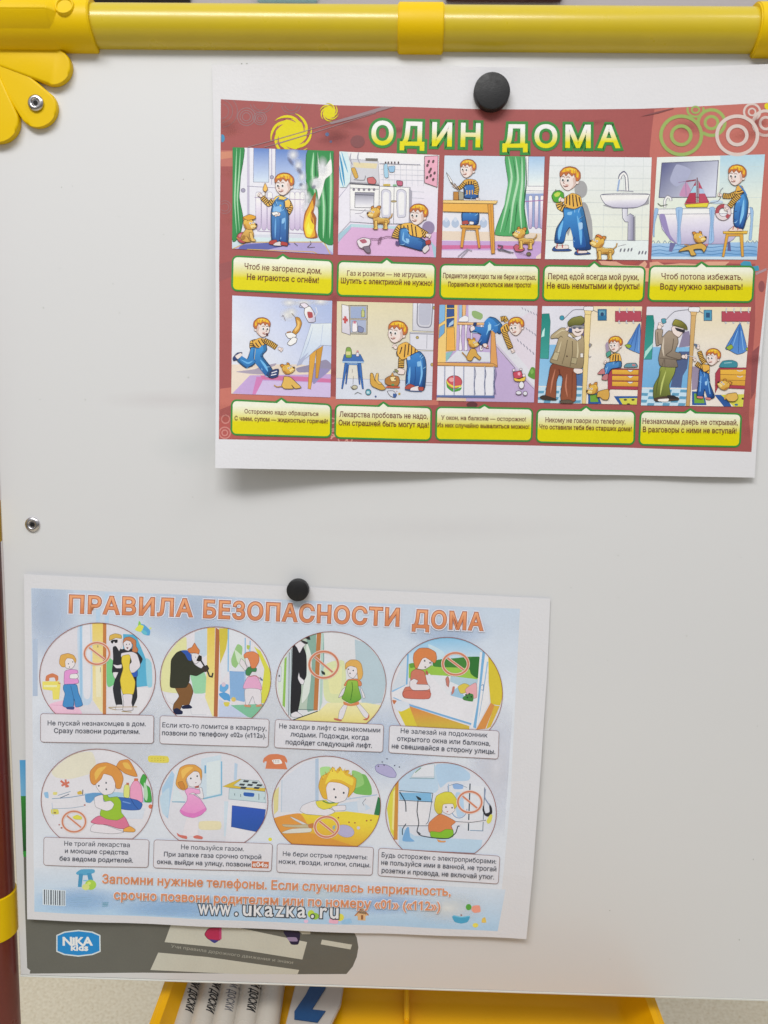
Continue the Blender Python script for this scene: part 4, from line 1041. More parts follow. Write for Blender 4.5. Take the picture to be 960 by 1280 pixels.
A.P('d4b8a0', '60,855 300,862 300,895 45,890')
sub('balcony_door'); A.P('e4c078', '60,66 228,68 215,460 130,470 128,560 50,560'); A.P('7cacd4', '72,75 125,68 122,205 72,240', 3); A.P('6ca0cc', '78,260 122,235 118,310 70,360', 3); A.P('2f4878', '140,70 200,70 200,100 138,100', 3); A.P('38548c', '138,110 200,110 200,170 136,180', 3); A.P('2f5088', '136,192 200,185 195,255 136,265', 3); A.P('a4c0dc', '160,230 195,200 195,235 150,262'); A.P('e0a850', '138,272 200,262 208,455 132,462', 3); A.P('8ab0d4', '240,68 268,68 265,180 240,200', 3, '8c6c4c'); A.P('dcb07c', '268,66 300,66 295,175 270,180', 3, '8c6c4c'); A.C('dcdce4', '245,190 290,165 320,180 315,215 240,215', 3, '8c8c9c')
sub('balcony_floor'); A.P('cdd0da', '225,460 500,475 505,555 130,555'); A.P('84b4b8', '130,480 190,465 140,550 130,540'); A.P('d8d8e2', '60,590 545,595 525,840 55,835')
for x in (245, 290, 340, 420): A.C('dcd8e0', f'{x},245 {x + 20},245 {x + 12},340 {x + 22},450 {x - 4},455 {x + 2},340', 3, '7c6c7c')
sub('ball'); A.E('c0545c', 200, 725, 66, 55, 0, 4, '5c2c34'); A.C('4c9444', '135,725 140,770 190,808 250,795 262,770 200,785 155,760'); A.C('d8c84c', '133,705 142,740 190,772 255,765 262,752 200,758 155,735'); A.E('dc9c9c', 178, 705, 22, 18)
sub('railing'); A.P(('dca868', 'c08c4c', (300, 560), (300, 592)), '50,560 560,568 565,598 50,585', 4, '7a5634'); A.P('d0985c', '512,290 540,290 565,590 530,570 505,565', 4, '7a5634'); A.L('8a6844', 22, '228,232 455,235', False); A.L('dcb07c', 15, '228,232 455,235', False)
for x in (120, 200, 280, 370, 458, 535): A.L('5c6484', 9, f'{x},592 {x - 2},835', False); A.L('c4c8dc', 4, f'{x - 2},592 {x - 4},835', False)
for x in (372, 458, 535, 545): A.L('4c547c', 4, f'{x},600 {x + 10},660 {x - 6},740 {x + 6},830')
A.P('5c6c9c', '50,835 540,838 540,858 50,852')
sub('boy')
overalls('1f4f98', '3f88cc', '462,215 500,178 550,190 600,240 605,290 580,320 530,280 500,250 505,300 480,400 445,420 400,400 430,330 370,300 340,305 330,275 360,255 450,265')
A.L('74b4e4', 16, '490,220 500,250 470,330', taper=True); A.C('a4ccec', '485,245 510,240 508,285 485,290'); A.C('dcd0d4', '335,262 365,252 375,280 340,300', 3); A.C('2c3c6c', '365,225 390,225 380,255 360,250', 3); A.C('dcccc8', '440,405 470,400 490,440 450,430', 3); A.L('5c2c34', 6, '430,445 440,410'); A.L('a84c48', 8, '470,440 485,415')
A.limb(34, '590,195 625,190 640,215', k=12); A.C('d8a84c', '590,270 640,230 670,270 640,310 600,310', 3); A.stripes('605,280 615,310 620,255 635,305 640,245 655,290'); A.limb(40, '620,300 650,380 675,440', k=14); hand(688, 455, 16, 60)
head(720, 262, 72, -1, -6)
sub('puppy'); puppy(355, 400, 42, 1, 'none', -8); A.C('c89c4c', '340,445 380,450 395,490 425,520 410,540 370,510 345,545 310,540 305,510', 4); A.L('a07838', 10, '310,530 290,500 265,475')
sub('falling_toy'); A.C('b8485c', '695,645 760,632 775,680 740,695 705,690', 4); A.C('e0a0b0', '735,645 755,645 752,670 735,665'); A.C('d8b84c', '700,690 745,700 800,680 790,715 755,720 710,715', 3); A.E('d8d8e0', 765, 750, 22, 30, 0, 4); A.E('cfcfda', 742, 815, 24, 16, 0, 4); A.E('cfcfda', 796, 820, 18, 18, 0, 4); A.E('d8d0d8', 700, 625, 10, 12, 0, 3); A.E('d8d0d8', 760, 618, 10, 10, 0, 3); A.E('e0d4d4', 785, 670, 12, 12, 0, 3)
A.end()

# 9 phone
picture((665, 370, 6.566), '75,75 912,78 868,900 38,885', ('dccfb0', 'd8d2cc', (650, 80), (650, 500)), 'picture of a man in a flat cap phoning a boy on a chest of drawers')
A.begin('hallway', A.pic, None)
A.P('cfcfda', '78,78 440,78 440,420 65,420'); A.P(('7cb0d8', '8cb8d8', (200, 400), (200, 740)), '62,400 440,400 418,740 48,738'); A.P('4c6c9c', '345,640 418,640 412,740 350,735'); A.P('b8d0e0', '48,745 415,745 412,880 40,880')
for i in range(5):
    for j in range(6):
        if (i + j) % 2: A.P('5c94b4', [(50 + j * 62 - i * 3, 752 + i * 26), (104 + j * 62 - i * 3, 752 + i * 26), (98 + j * 62 - i * 3, 774 + i * 26), (44 + j * 62 - i * 3, 774 + i * 26)])
A.P(('1f7c74', '3c948c', (100, 150), (100, 500)), '80,148 140,145 150,210 135,515 65,512', 3, '2c5c5c'); A.P('b4dcd8', '85,290 105,260 100,330 75,340'); A.C('6c6484', '420,180 440,200 440,400 405,380'); A.L('7c7c88', 5, '265,185 340,115 440,112'); A.E('3c8ca4', 245, 180, 19, 19, 0, 3); A.C('dcdce2', '428,88 500,88 495,125 430,122', 3); A.L('7c7c88', 5, '500,115 540,135')
A.P('dcd4cc', '445,700 870,760 865,900 440,890'); A.P('2c5494', '460,800 540,800 570,885 460,885'); A.P('6c9c3c', '475,810 530,810 545,870 478,870'); A.P('2c5494', '670,822 865,822 860,895 720,895'); A.P('c8c44c', '712,840 862,838 858,895 745,895'); A.E('4c4438', 765, 852, 14, 8); A.E('4c4438', 828, 852, 14, 8); A.E('4c4438', 790, 888, 14, 8)
A.R('2c6c94', 540, 110, 610, 200, 4, '2c4c6c'); A.R('5c94ac', 550, 120, 598, 160); A.E('2c4464', 575, 150, 14, 16)
A.R('a84858', 682, 125, 895, 210, 3, '6c3444')
for x in (715, 775, 832): A.L('b8bcc8', 8, f'{x + 4},98 {x},125 {x + 6},138'); A.L('b8bcc8', 8, f'{x},200 {x - 4},220 {x + 10},225')
A.C(('3c68b0', '5c8cc8', (800, 240), (880, 460)), '885,225 890,460 860,465 770,420 820,330', 3, '2a3a5c'); A.L('244c8c', 7, '870,260 840,450', taper=True); A.L('84acd8', 8, '880,260 872,450', taper=True); A.L('244c8c', 6, '850,290 800,430', taper=True); A.C('8ca43c', '760,405 790,395 815,410 795,432', 3)
sub('door_frame'); A.P(('dcc890', 'd4bc80', (440, 130), (440, 880)), '432,150 482,150 440,888 410,886', 3, '8c7444'); A.P('dcc890', '428,120 488,122 480,155 436,152', 3, '8c7444'); A.L('8a8070', 5, '465,385 490,400 470,425'); A.L('8a8a94', 5, '462,480 470,505 485,495'); A.E('7c7c88', 472, 405, 9, 14)
sub('chest_of_drawers'); A.P('a03c4c', '645,595 878,598 866,770 640,765 620,800 622,600', 3, '5c2430')
for y in (605, 655, 702): A.P(('dcac44', 'c89438', (700, y), (700, y + 40)), f'655,{y} 874,{y + 2} 872,{y + 42} 655,{y + 38}', 2.5, '6c4424'); A.C('d8d8de', f'780,{y + 3} 830,{y + 3} 805,{y + 18}', 2)
A.C('5c8c9c', '755,585 775,555 850,552 862,585', 4); A.C('b4787c', '820,560 845,560 845,575 822,575')
sub('man')
A.C(('7c4430', '8a5038', (200, 560), (300, 850)), '165,560 350,590 355,860 235,850 250,680 225,640 200,700 190,850 110,830 135,660', 4, '4c2c24'); A.L('b4745c', 14, '190,600 165,700 150,800', taper=True); A.L('b4745c', 14, '285,640 275,740 290,830', taper=True); A.L('5c2c20', 8, '220,600 230,660'); A.L('5c2c20', 8, '330,620 325,840', taper=True)
A.C(('a89878', '8c7c60', (260, 330), (300, 600)), '300,300 420,330 425,500 412,590 330,592 150,545 175,470 215,350 155,350 160,320 240,262 290,270', 4, '4c4434')
A.L('6c6048', 6, '290,360 270,470 245,560'); A.L('6c6048', 7, '330,370 330,480 310,580'); A.L('c4b898', 12, '240,370 215,460 195,530', taper=True); A.L('c4b898', 12, '370,370 375,460 360,560', taper=True); A.L('6c6048', 6, '215,350 235,330 250,340'); A.P('b4a888', '185,460 225,465 205,530 160,520', 3, '4c4434'); A.P('a49878', '325,505 370,510 362,560 318,550', 3, '4c4434'); A.E('5c4c3c', 285, 495, 7); A.L('c4b898', 12, '180,330 240,285 285,285', taper=True)
A.P('d8d4d8', '300,305 340,345 400,320 405,345 370,370 340,340 320,345 292,330', 3); hand(285, 275, 17, -30); A.C('dcd0cc', '345,595 410,600 412,630 370,640 340,620', 3, '6a4a3c'); A.R('d8d4d0', 395, 470, 418, 505, 2)
A.C('ddcfcb', '325,240 420,250 418,300 385,330 350,325 325,290', 3, '6a4a3c'); A.C('8a8a8c', '320,232 425,245 420,270 372,262 328,262', 2); A.C(('848444', '5c5c2c', (350, 170), (350, 240)), '292,215 330,180 400,165 425,185 428,215 400,240 350,240 300,250', 4, '3c3c24'); A.L('5c4a44', 9, '350,292 375,300 400,290'); A.E('5c5c6c', 345, 262, 15, 10); A.E('5c5c6c', 392, 264, 15, 10); A.R('3c4c74', 300, 265, 328, 298)
A.C('3c3028', '62,830 100,815 195,845 190,856 90,850', 3); A.C('5c5044', '230,860 300,852 340,870 320,882 240,880', 3)
sub('boy'); A.C('9c8ca4', '600,400 620,380 630,460 610,470'); A.limb(40, '690,480 640,520', k=12); A.C('d8a84c', '650,480 715,475 730,540 640,550', 3); A.stripes('665,485 660,530 685,480 682,535 705,485 705,540')
overalls('2a5498', '4c8cc8', '610,550 725,535 728,585 650,600 600,680 575,660 590,600'); A.L('84b4dc', 10, '620,580 600,640', taper=True); A.C('b87478', '570,600 590,600 595,640 535,640', 3); A.C('b87478', '585,650 620,640 615,690 570,685', 3); A.C('4c9484', '605,470 640,450 645,480 615,505', 3); A.C('4c9484', '670,435 705,440 690,465 665,460'); hand(600, 540, 12, 120)
head(680, 402, 62, -1, 0)
sub('puppy'); puppy(500, 765, 46, -1, 'none', -12); A.C('c89c4c', '540,785 620,765 632,810 620,850 580,850 555,830 530,830', 4)
A.end()

# 10 door
picture((795, 370, 6.194), '75,75 898,78 835,865 28,855', ('dccfb0', 'd8d2cc', (650, 80), (650, 500)), 'picture of a masked man ringing and a boy opening the door')
A.begin('hallway', A.pic, None)
A.P('cfcfda', '78,78 430,78 425,420 55,420'); A.P(('7cb0d8', '6ca4d0', (200, 400), (200, 700)), '60,395 430,395 405,712 38,708'); A.P('4c5c84', '330,430 412,430 395,560 360,620 350,710 265,705 300,560'); A.P('847c98', '365,280 410,270 425,350 410,390 330,400'); A.P('b8d0e0', '35,715 400,720 385,855 28,850')
for i in range(5):
    for j in range(6):
        if (i + j) % 2: A.P('5c94b4', [(45 + j * 60 - i * 4, 724 + i * 26), (98 + j * 60 - i * 4, 726 + i * 26), (92 + j * 60 - i * 4, 748 + i * 26), (38 + j * 60 - i * 4, 746 + i * 26)])
A.P(('1f7c74', '3c948c', (100, 150), (100, 500)), '80,150 132,150 140,210 120,490 55,490', 3, '2c5c5c'); A.P('a4d4cc', '70,430 130,365 125,400 60,490'); A.L('7c7c88', 5, '230,185 300,120 420,105'); A.C('dcdce2', '410,88 490,88 485,125 412,122', 3); A.L('7c7c88', 5, '485,115 520,135'); A.C('4c90a4', '195,180 225,175 232,205 205,215', 3)
A.P('dcd4cc', '430,560 600,700 830,740 820,862 420,850'); A.P('90849c', '430,545 490,550 480,720 430,730'); A.P('2c5494', '432,738 520,740 545,845 432,845'); A.P('6c9c3c', '448,755 515,758 530,830 450,830'); A.P('2c5494', '605,765 690,765 740,860 680,858'); A.P('c8c44c', '655,765 835,760 825,862 760,860'); A.E('3c6c8c', 775, 842, 14, 8); A.E('4c4438', 825, 795, 10, 8)
A.R('4c90b0', 525, 110, 585, 190, 4, '2c4c6c'); A.R('2c5074', 540, 130, 570, 168); A.R('a84858', 662, 120, 890, 198, 3, '6c3444')
for x in (695, 755, 808, 868): A.L('b8bcc8', 8, f'{x + 4},92 {x},118 {x + 6},132'); A.L('b8bcc8', 7, f'{x - 8},200 {x - 2},212 {x + 6},205')
A.C(('3c70b8', '5484c4', (780, 220), (780, 440)), '803,210 830,290 858,410 830,440 780,452 720,420 690,405 750,300', 3, '2a3a5c', n=3); A.L('244c8c', 7, '800,240 790,440', taper=True); A.L('84b4e0', 9, '785,270 740,410', taper=True); A.L('84b4e0', 9, '812,270 830,420', taper=True); A.L('244c8c', 6, '780,270 715,400', taper=True); A.C('8ca43c', '695,400 735,375 750,400 720,420', 3); A.C('8ca43c', '845,410 862,400 862,425', 2)
sub('door_frame'); A.P(('c8a46c', 'b8945c', (420, 130), (400, 850)), '425,150 462,150 448,330 412,855 385,852 410,500', 3, '7a5c34'); A.P('d0ac74', '420,122 470,125 462,155 425,150', 3, '7a5c34')
sub('chest_of_drawers'); A.P('a03c4c', '640,558 855,555 850,575 845,720 720,715 640,690 610,755 612,600', 3, '5c2430'); A.P(('dcac44', 'c89438', (700, 570), (700, 700)), '650,570 850,570 842,695 730,690 650,670', 2.5, '6c4424'); A.L('8c5c2c', 4, '650,608 848,612', False); A.L('8c5c2c', 4, '650,650 845,655', False); A.L('c4c4cc', 6, '780,575 800,582 825,575'); A.L('c4c4cc', 6, '780,620 800,628 825,620')
A.C('3c8494', '645,550 670,505 740,498 780,515 775,552', 4, '2c5c64'); A.L('8cb8c0', 7, '680,520 740,515')
sub('man')
A.C(('8a9444', '5c6430', (230, 560), (150, 760)), '190,550 300,540 295,600 255,690 262,785 140,800 135,700 175,620', 4, '3c4424'); A.L('b4bc6c', 14, '230,580 200,680 185,770', taper=True); A.L('4c542c', 7, '195,570 165,670 150,790', taper=True)
A.C(('a09080', '75695c', (220, 260), (260, 550)), '150,265 205,262 200,320 250,270 310,290 325,360 300,430 345,445 345,490 310,495 320,548 250,552 185,540 172,480 195,375 155,385', 4, '4c4438')
A.L('c4b8a8', 14, '215,320 205,400 215,470', taper=True); A.L('5c5044', 6, '290,330 275,420 230,460 320,490'); A.L('5c5044', 5, '180,480 320,495'); A.L('5c5044', 5, '220,490 225,580 215,490 200,540', False); A.L('5c5044', 5, '165,280 170,370')
hand(180, 240, 22, -60); hand(365, 470, 20, 0); A.L('c4c4cc', 4, '390,460 460,475', False)
A.C('ddcfcb', '272,250 300,225 365,250 355,290 325,320 285,290', 3, '6a4a3c'); A.C('2c2c34', '300,245 375,265 365,285 315,270', 0); A.C(('94903c', '64602c', (300, 180), (340, 250)), '280,225 300,182 350,195 385,225 395,258 355,250', 4, '3c3c24'); A.L('5c5c34', 7, '290,225 340,240 395,262')
A.C('4c3c34', '135,795 170,785 250,775 320,785 325,805 200,815 150,815', 3); A.C('e0dcdc', '170,800 250,795 240,818 175,815'); A.C('2c2828', '240,770 290,770 325,795 250,795')
sub('boy'); A.limb(30, '530,520 505,480 488,430', k=13); A.limb(30, '560,550 500,545 462,520', k=13); A.C('d8a84c', '510,530 565,540 560,610 520,590', 3); A.stripes('525,590 560,575 525,615 560,600')
overalls('1f4a92', '3f7cc4', '490,570 525,590 560,605 570,680 605,780 560,795 530,720 515,780 468,775 480,680'); A.L('74ace0', 12, '500,620 492,740', taper=True); A.L('74ace0', 12, '550,640 570,760', taper=True); A.C('94bce0', '530,665 548,660 545,690 532,690'); A.C('c87878', '470,775 515,780 510,795 470,790', 2); A.C('c87878', '535,785 575,790 570,805 540,800', 2)
hand(478, 400, 15, -100); A.L('5c6c84', 12, '445,375 465,380 460,400'); hand(452, 495, 14, -110); head(590, 478, 62, -1, 6)
sub('puppy'); puppy(680, 692, 44, -1, 'none', 30); A.C('d2ab58', '700,760 770,750 785,790 760,815 715,815 690,790', 4); A.L('c89c4c', 12, '700,765 680,800', False)
A.end(); A.clip = None

# ---- captions
def caption(crop, tl, tr, br, bl, notch, lines, label=None):
    A.K(*crop); A.clip = None
    def bl_(s_, t_):
        return tuple((tl[i] * (1 - s_) + tr[i] * s_) * (1 - t_) + (bl[i] * (1 - s_) + br[i] * s_) * t_ for i in (0, 1))
    asp = 2.9
    def rr(k, g):
        """rounded rect with notch; k inset in t units, g notch inset"""
        out = []; R_ = .15
        for cx, cy, a0 in ((1 - R_ / asp, R_, -90), (1 - R_ / asp, 1 - R_, 0), (R_ / asp, 1 - R_, 90), (R_ / asp, R_, 180)):
            for i in range(6):
                a = rad(a0 + 90 * i / 5); x = cx + math.cos(a) * (R_ - k) / asp; y = cy + math.sin(a) * (R_ - k)
                out.append(bl_(x, y))
        w_ = 36 if g else 52
        top = bl_((notch[0] - tl[0]) / (tr[0] - tl[0]), k)
        out += [(top[0] - w_, top[1]), (notch[0], notch[1] + (14 if g else -4)), (top[0] + w_, top[1])]
        return out
    A.begin('caption', P1, 70, label)
    A.P('37823a', rr(-.022, 0))
    A.P(('dfe0cf', 'd0c600', bl_(.5, .12), bl_(.5, .60)), rr(.03, 1))
    o = A.end()
    A.begin('caption_text', o, 74)
    for t, x0, y0, x1, y1, h in lines: A.T(t, x0, y0, x1, y1, h, '682c28', bold=.008, serif=True)
    A.end()
K1 = ((280, 170, 6.243), (415, 175, 6.243), (545, 180, 6.243), (670, 180, 6.247), (805, 180, 6.194), (280, 365, 6.621), (412, 368, 6.857), (538, 370, 6.736), (665, 370, 6.566), (795, 370, 6.194))
caption(K1[0], (68, 937), (848, 972), (845, 1240), (62, 1205), (460, 922), [('Чтоб не загорелся дом,', 160, 1038, 760, 1076, 44), ('Не играются с огнём!', 180, 1120, 738, 1148, 44)])
caption(K1[1], (48, 945), (808, 970), (800, 1232), (40, 1215), (428, 922), [('Газ и розетки — не игрушки,', 118, 1058, 738, 1073, 38), ('Шутить с электрикой не нужно!', 70, 1117, 780, 1137, 40)])
caption(K1[2], (35, 940), (803, 950), (800, 1220), (30, 1205), (418, 910), [('Предметов режущих ты не бери и острых,', 55, 1045, 780, 1060, 38), ('Пораниться и уколоться ими просто!', 95, 1112, 740, 1118, 36)])
caption(K1[3], (62, 950), (852, 960), (838, 1228), (52, 1222), (455, 917), [('Перед едой всегда мой руки,', 95, 1055, 800, 1062, 44), ('Не ешь немытыми и фрукты!', 85, 1127, 805, 1133, 44)])
caption(K1[4], (45, 945), (855, 948), (838, 1225), (30, 1215), (445, 912), [('Чтоб потопа избежать,', 135, 1047, 760, 1052, 44), ('Воду нужно закрывать!', 125, 1126, 760, 1127, 44)])
caption(K1[5], (65, 893), (887, 930), (885, 1203), (60, 1180), (475, 876), [('Осторожно надо обращаться', 170, 1003, 780, 1026, 34), ('С чаем, супом — жидкостью горячей!', 88, 1060, 858, 1088, 34)])
caption(K1[6], (52, 945), (872, 968), (868, 1252), (45, 1230), (462, 921), [('Лекарства пробовать не надо,', 85, 1048, 840, 1066, 44), ('Они страшней быть могут яда!', 78, 1120, 848, 1140, 44)])
caption(K1[7], (50, 935), (860, 948), (852, 1222), (45, 1212), (455, 913), [('У окон, на балконе — осторожно!', 92, 1040, 803, 1055, 34), ('Из них случайно вывалиться можно!', 60, 1103, 830, 1117, 34)])
caption(K1[8], (42, 930), (845, 945), (838, 1218), (35, 1200), (443, 903), [('Никому не говори по телефону,', 110, 1035, 765, 1050, 38), ('Что оставили тебя без старших дома!', 60, 1090, 815, 1108, 36)])
caption(K1[9], (35, 893), (815, 912), (803, 1168), (22, 1152), (420, 871), [('Незнакомым дверь не открывай,', 50, 988, 785, 1000, 40), ('В разговоры с ними не вступай!', 52, 1052, 775, 1064, 40)])
# ------------------------------------------------------------------ lower poster
def h_lower(x, y):
    v = bump01((-.045 - y) / .19); r = bump01((x - .0) / .09); l = bump01((-.05 - x) / .14)
    return .0007 + .0018 * v ** 2 + .0025 * r ** 2 * v ** 1.5 + .0012 * l ** 2 + .0006 * math.sin(x * 45) ** 2 * v
P2 = empty('poster', (-.05, -.235, 0), 'lower pale blue poster with eight round pictures under an orange title', 'poster')
S2 = Sheet(P2, h_lower, .0125, .92, 1.27)
sheet_mesh('paper', S2, [(30, 718), (150, 723.5), (300, 730), (372, 733.5), (480, 738.5), (600, 744), (688, 748.5), (684, 840), (676, 960), (666, 1090), (658, 1174), (560, 1170), (450, 1166.5), (300, 1160), (150, 1153.5), (34, 1149), (32, 950)], P2)
A = Art(S2)
A.K(0, 0, 1)
A.begin('printed_ground', P2, 0)
QG = [(39, 735), (345, 749), (650, 761), (645, 860), (638, 1000), (622, 1164), (330, 1152), (43, 1139.5), (41, 940)]
A.P(('b4c2d4', 'c9cfdb', (340, 750), (340, 870)), QG)
A.P(('c9cfdb', '9fbfdc', (340, 1085), (340, 1150)), [(43, 1084), (632, 1112), (622, 1164), (330, 1152), (43, 1139.5)])
A.end()
A.clip = [A.w(p) for p in ((39.5, 735.5), (649.5, 761.5), (622, 1163.5), (43.3, 1139.3))]
A.begin('printed_wash', P2, 6, soft=True)
for c, a, x, y, rx, ry in (('aab9d0', .6, 60, 770, 40, 60), ('acbcd4', .6, 240, 770, 70, 40), ('a8bad4', .7, 560, 790, 60, 20), ('cfd2dc', .9, 300, 930, 190, 110), ('cfd2dc', .8, 120, 930, 90, 90), ('b4c4dc', .6, 480, 930, 80, 60), ('cccedb', .9, 620, 960, 40, 90), ('8fb6dc', .7, 100, 1125, 60, 18), ('d4d8e2', .9, 560, 1135, 50, 22), ('8cb4dc', .7, 220, 1135, 90, 16), ('9cb8dc', .7, 480, 1130, 60, 14), ('c0d0e0', .8, 400, 1120, 60, 20)):
    A.softspot(c, a, x, y, rx, ry)
A.end()
A.begin('printed_wash', P2, 12)
for x0 in (120, 131): A.P('a9c2dc', [(x0, 742), (x0 + 5, 742.2), (x0 + 5, 790), (x0, 789)])
A.P('a4b4cc', [(41, 800), (47, 798), (47, 870), (41, 870)])
A.end()
A.clip = None
A.begin('title', P2, 40)
def title2(t, x0, y0, x1, y1, h):
    g = ('dc9a6c', 'c87c50', (x0, y0 - h * .8), (x0, y0 - h * .2))
    A.T(t, x0, y0, x1, y1, h, g, track=1.1, edge=[('cdcedb', 5.4), ('94503c', 2.6), ('cc8054', 1.3)])
title2('ПРАВИЛА', 87, 765.5, 240, 770.5, 20.5)
title2('БЕЗОПАСНОСТИ', 255, 771.5, 498, 782, 20.5)
title2('ДОМА', 516, 783.5, 603, 787.5, 20.5)
A.end()
A.begin('advice_lines', P2, 40)
for t, x0, y0, x1, y1, h in (('Запомни нужные телефоны. Если случилась неприятность,', 128, 1103.5, 563, 1119, 10.8), ('срочно позвони родителям или по номеру «01» («112»)', 143, 1123, 550, 1137, 10.8)):
    A.T(t, x0, y0, x1, y1, h, 'd08456', edge=[('cfd2de', 2.4), ('d08456', .6)])
A.end()
A.begin('web_address', P2, 52)
t = 'w w w  .  u k a z k a  .  r u'
for i, ch in enumerate('www.ukazka.ru'):
    x = 248 + i * 13.6; y = 1142.5 + i * .40
    wd = {'w': 13.0, '.': 3.0, 'r': 8.0, 'z': 9.5}.get(ch, 10.0)
    hh = 20 if ch == '.' else 19
    A.T(ch, x + (13 - wd) / 2, y, x + (13 - wd) / 2 + wd, y + .3, hh if ch != 'w' else 19, 'd2d4dc', edge=[('3c424c', 3.4), ('d2d4dc', .9)])
A.end()
# small prints round the pictures
A.K(30, 1070, 3)
def deco(name, fn):
    A.begin(name, P2, 16); fn(); A.end()
def f():
    A.P('c4d0e0', [(70, 123), (156, 128), (156, 188), (70, 183)])
    for x, w in ((75, 4), (84, 2.5), (91, 2.5), (99, 5), (109, 2.5), (116, 4), (125, 2.5), (132, 5), (142, 2.5), (149, 3)): A.P('3c4454', [(x, 126 + (x - 75) * .06), (x + w, 126 + (x - 75) * .06), (x + w, 181 + (x - 75) * .06), (x, 181 + (x - 75) * .06)])
deco('bar_code', f)
def f():
    A.C('4c9cc4', '196,62 215,50 262,50 264,62 235,72 200,70'); A.P('3c8cb8', [(206, 66), (222, 66), (216, 116), (202, 116)]); A.P('3c8cb8', [(236, 64), (252, 64), (262, 100), (244, 100)]); A.L('6cb4d4', 4, '222,92 248,92', False)
    A.E('9cc43c', 250, 108, 21, 19); A.E('c8d078', 232, 116, 14, 12); A.E('c4d860', 244, 102, 7, 6)
deco('printed_stool', f)
def f():
    for y in (158, 164, 170, 178, 186): A.L('8cb0d0', 1.5, f'172,{y} {225 + (y * 7) % 40},{y + 2}', False)
    for y in (176, 182, 188): A.L('5c94a8', 3, f'294,{y} {318 - (y % 5)},{y - 1}', False)
deco('small_print', f)
A.K(340, 1080, 2.8235)
def f():
    A.P('d0a878', '293,182 318,156 340,180 330,184 330,200 303,198 302,184'); A.L('a8683c', 4, '292,183 318,155 341,181', False); A.P('8c5c3c', '314,180 322,180 322,196 314,196'); A.P('e0c8a0', '318,158 322,150 326,160')
deco('printed_house', f)
def f():
    A.E('b4cc30', 138, 176, 12, 14); A.E('8cb83c', 152, 184, 14, 12); A.E('d0cc3c', 240, 188, 14, 13); A.C('e0a4bc', '204,192 232,190 232,210 202,208'); A.C('8cb8dc', '245,200 275,192 282,208 250,212'); A.E('d8b4d0', 120, 202, 8, 6)
    A.C('3c98c0', '636,184 670,190 698,186 690,204 668,210 645,204'); A.L('5cb0d0', 4, '640,182 668,188 698,184'); A.E('4c9c34', 694, 152, 10, 11); A.C('e0907c', '708,148 732,146 736,168 714,172 704,162'); A.E('d8cc4c', 718, 216, 10, 8); A.C('d4b44c', '742,192 752,188 756,206 740,206'); A.E('8c5c50', 668, 180, 3, 3)
deco('printed_toys', f)
A.K(30, 765, 5.647)
def f():
    A.C('4c9ccc', '815,85 850,90 890,130 885,165 850,160 820,130'); A.C('7cbc4c', '812,62 825,80 820,110 805,100'); A.C('ccd044', '783,125 815,90 845,100 825,140'); A.E('5cb4c8', 850, 145, 22, 14, 35); A.E('c8d078', 892, 115, 8, 7)
deco('printed_toy_plane', f)
A.K(185, 930, 6)
def f(): A.C('cfc244', '8,88 145,92 150,140 10,135'); [A.E('b4a838', 30 + i * 22, 106 + j * 18, 5, 4) for i in range(5) for j in range(2)]
deco('printed_brick', f)
A.K(325, 935, 6)
def f():
    A.C('c8744c', '22,105 30,75 70,48 130,45 185,60 205,95 200,112 180,100 40,100 35,112'); A.P('c8744c', '55,80 180,85 205,160 40,155'); A.C('e4dcdc', '90,90 150,85 165,115 110,120'); [A.E('8c7474', 102 + i * 13, 95 + j * 10, 3.5, 3) for i in range(4) for j in range(2)]
deco('printed_telephone', f)
A.K(465, 940, 5.647)
def f():
    A.C('a4a0c8', '22,105 40,88 90,88 140,110 170,150 165,178 120,178 60,155 30,135', 3, '5c5c8c'); [A.E('4c4c5c', x, y, 5) for x, y in ((72, 70), (106, 48), (85, 92), (160, 95), (193, 106), (45, 100))]
deco('printed_button', f)

SK2 = 'd4cfd4'
OUT = '5a5c66'
def no_sign(cx, cy, rx, ry, w=13, a=38):
    A.ring('d8c0b8', w + 9, cx, cy, rx, ry); dx, dy = rx * .82 * math.cos(rad(a)), ry * .85 * math.sin(rad(a))
    A.stroke('d8c0b8', w + 6, [(cx - dx, cy - dy), (cx + dx, cy + dy)])
    A.ring('c0765a', w, cx, cy, rx, ry); A.stroke('c0765a', w * .9, [(cx - dx, cy - dy), (cx + dx, cy + dy)])
def round_picture(crop, el, cutl, cutr, bgcol, label):
    A.K(*crop); A.clip = None
    cx, cy, rx, ry = el
    p = [(cx + rx * math.cos(2 * math.pi * i / 56), cy + ry * math.sin(2 * math.pi * i / 56)) for i in range(56)]
    def yc(x): return cutl + (cutr - cutl) * (x - (cx - rx)) / (2 * rx)
    q = []
    for i in range(56):
        a, b_ = p[i], p[(i + 1) % 56]
        ia, ib = a[1] <= yc(a[0]), b_[1] <= yc(b_[0])
        if ia: q.append(a)
        if ia != ib:
            t = (yc(a[0]) - a[1]) / ((b_[1] - a[1]) - (yc(b_[0]) - yc(a[0]))); q.append((a[0] + (b_[0] - a[0]) * t, a[1] + (b_[1] - a[1]) * t))
    A.begin('round_picture', P2, 20, label)
    A.P(bgcol, q); A.pic = None
    o = A.end(); A.pic = o; A.q = q
    A.begin('picture_outline', o, 150); A.stroke('8c4c40', 4.2, q + [q[0]]); A.end()
    A.base = 24
    A.clip = [A.w(v) for v in q]
    A.begin('backdrop', o, 24)
def fin():
    A.end(); A.clip = None
def eyes(*ps, r=6, col='3c4450'):
    for x, y in ps: A.E(col, x, y, r, r * 1.15)

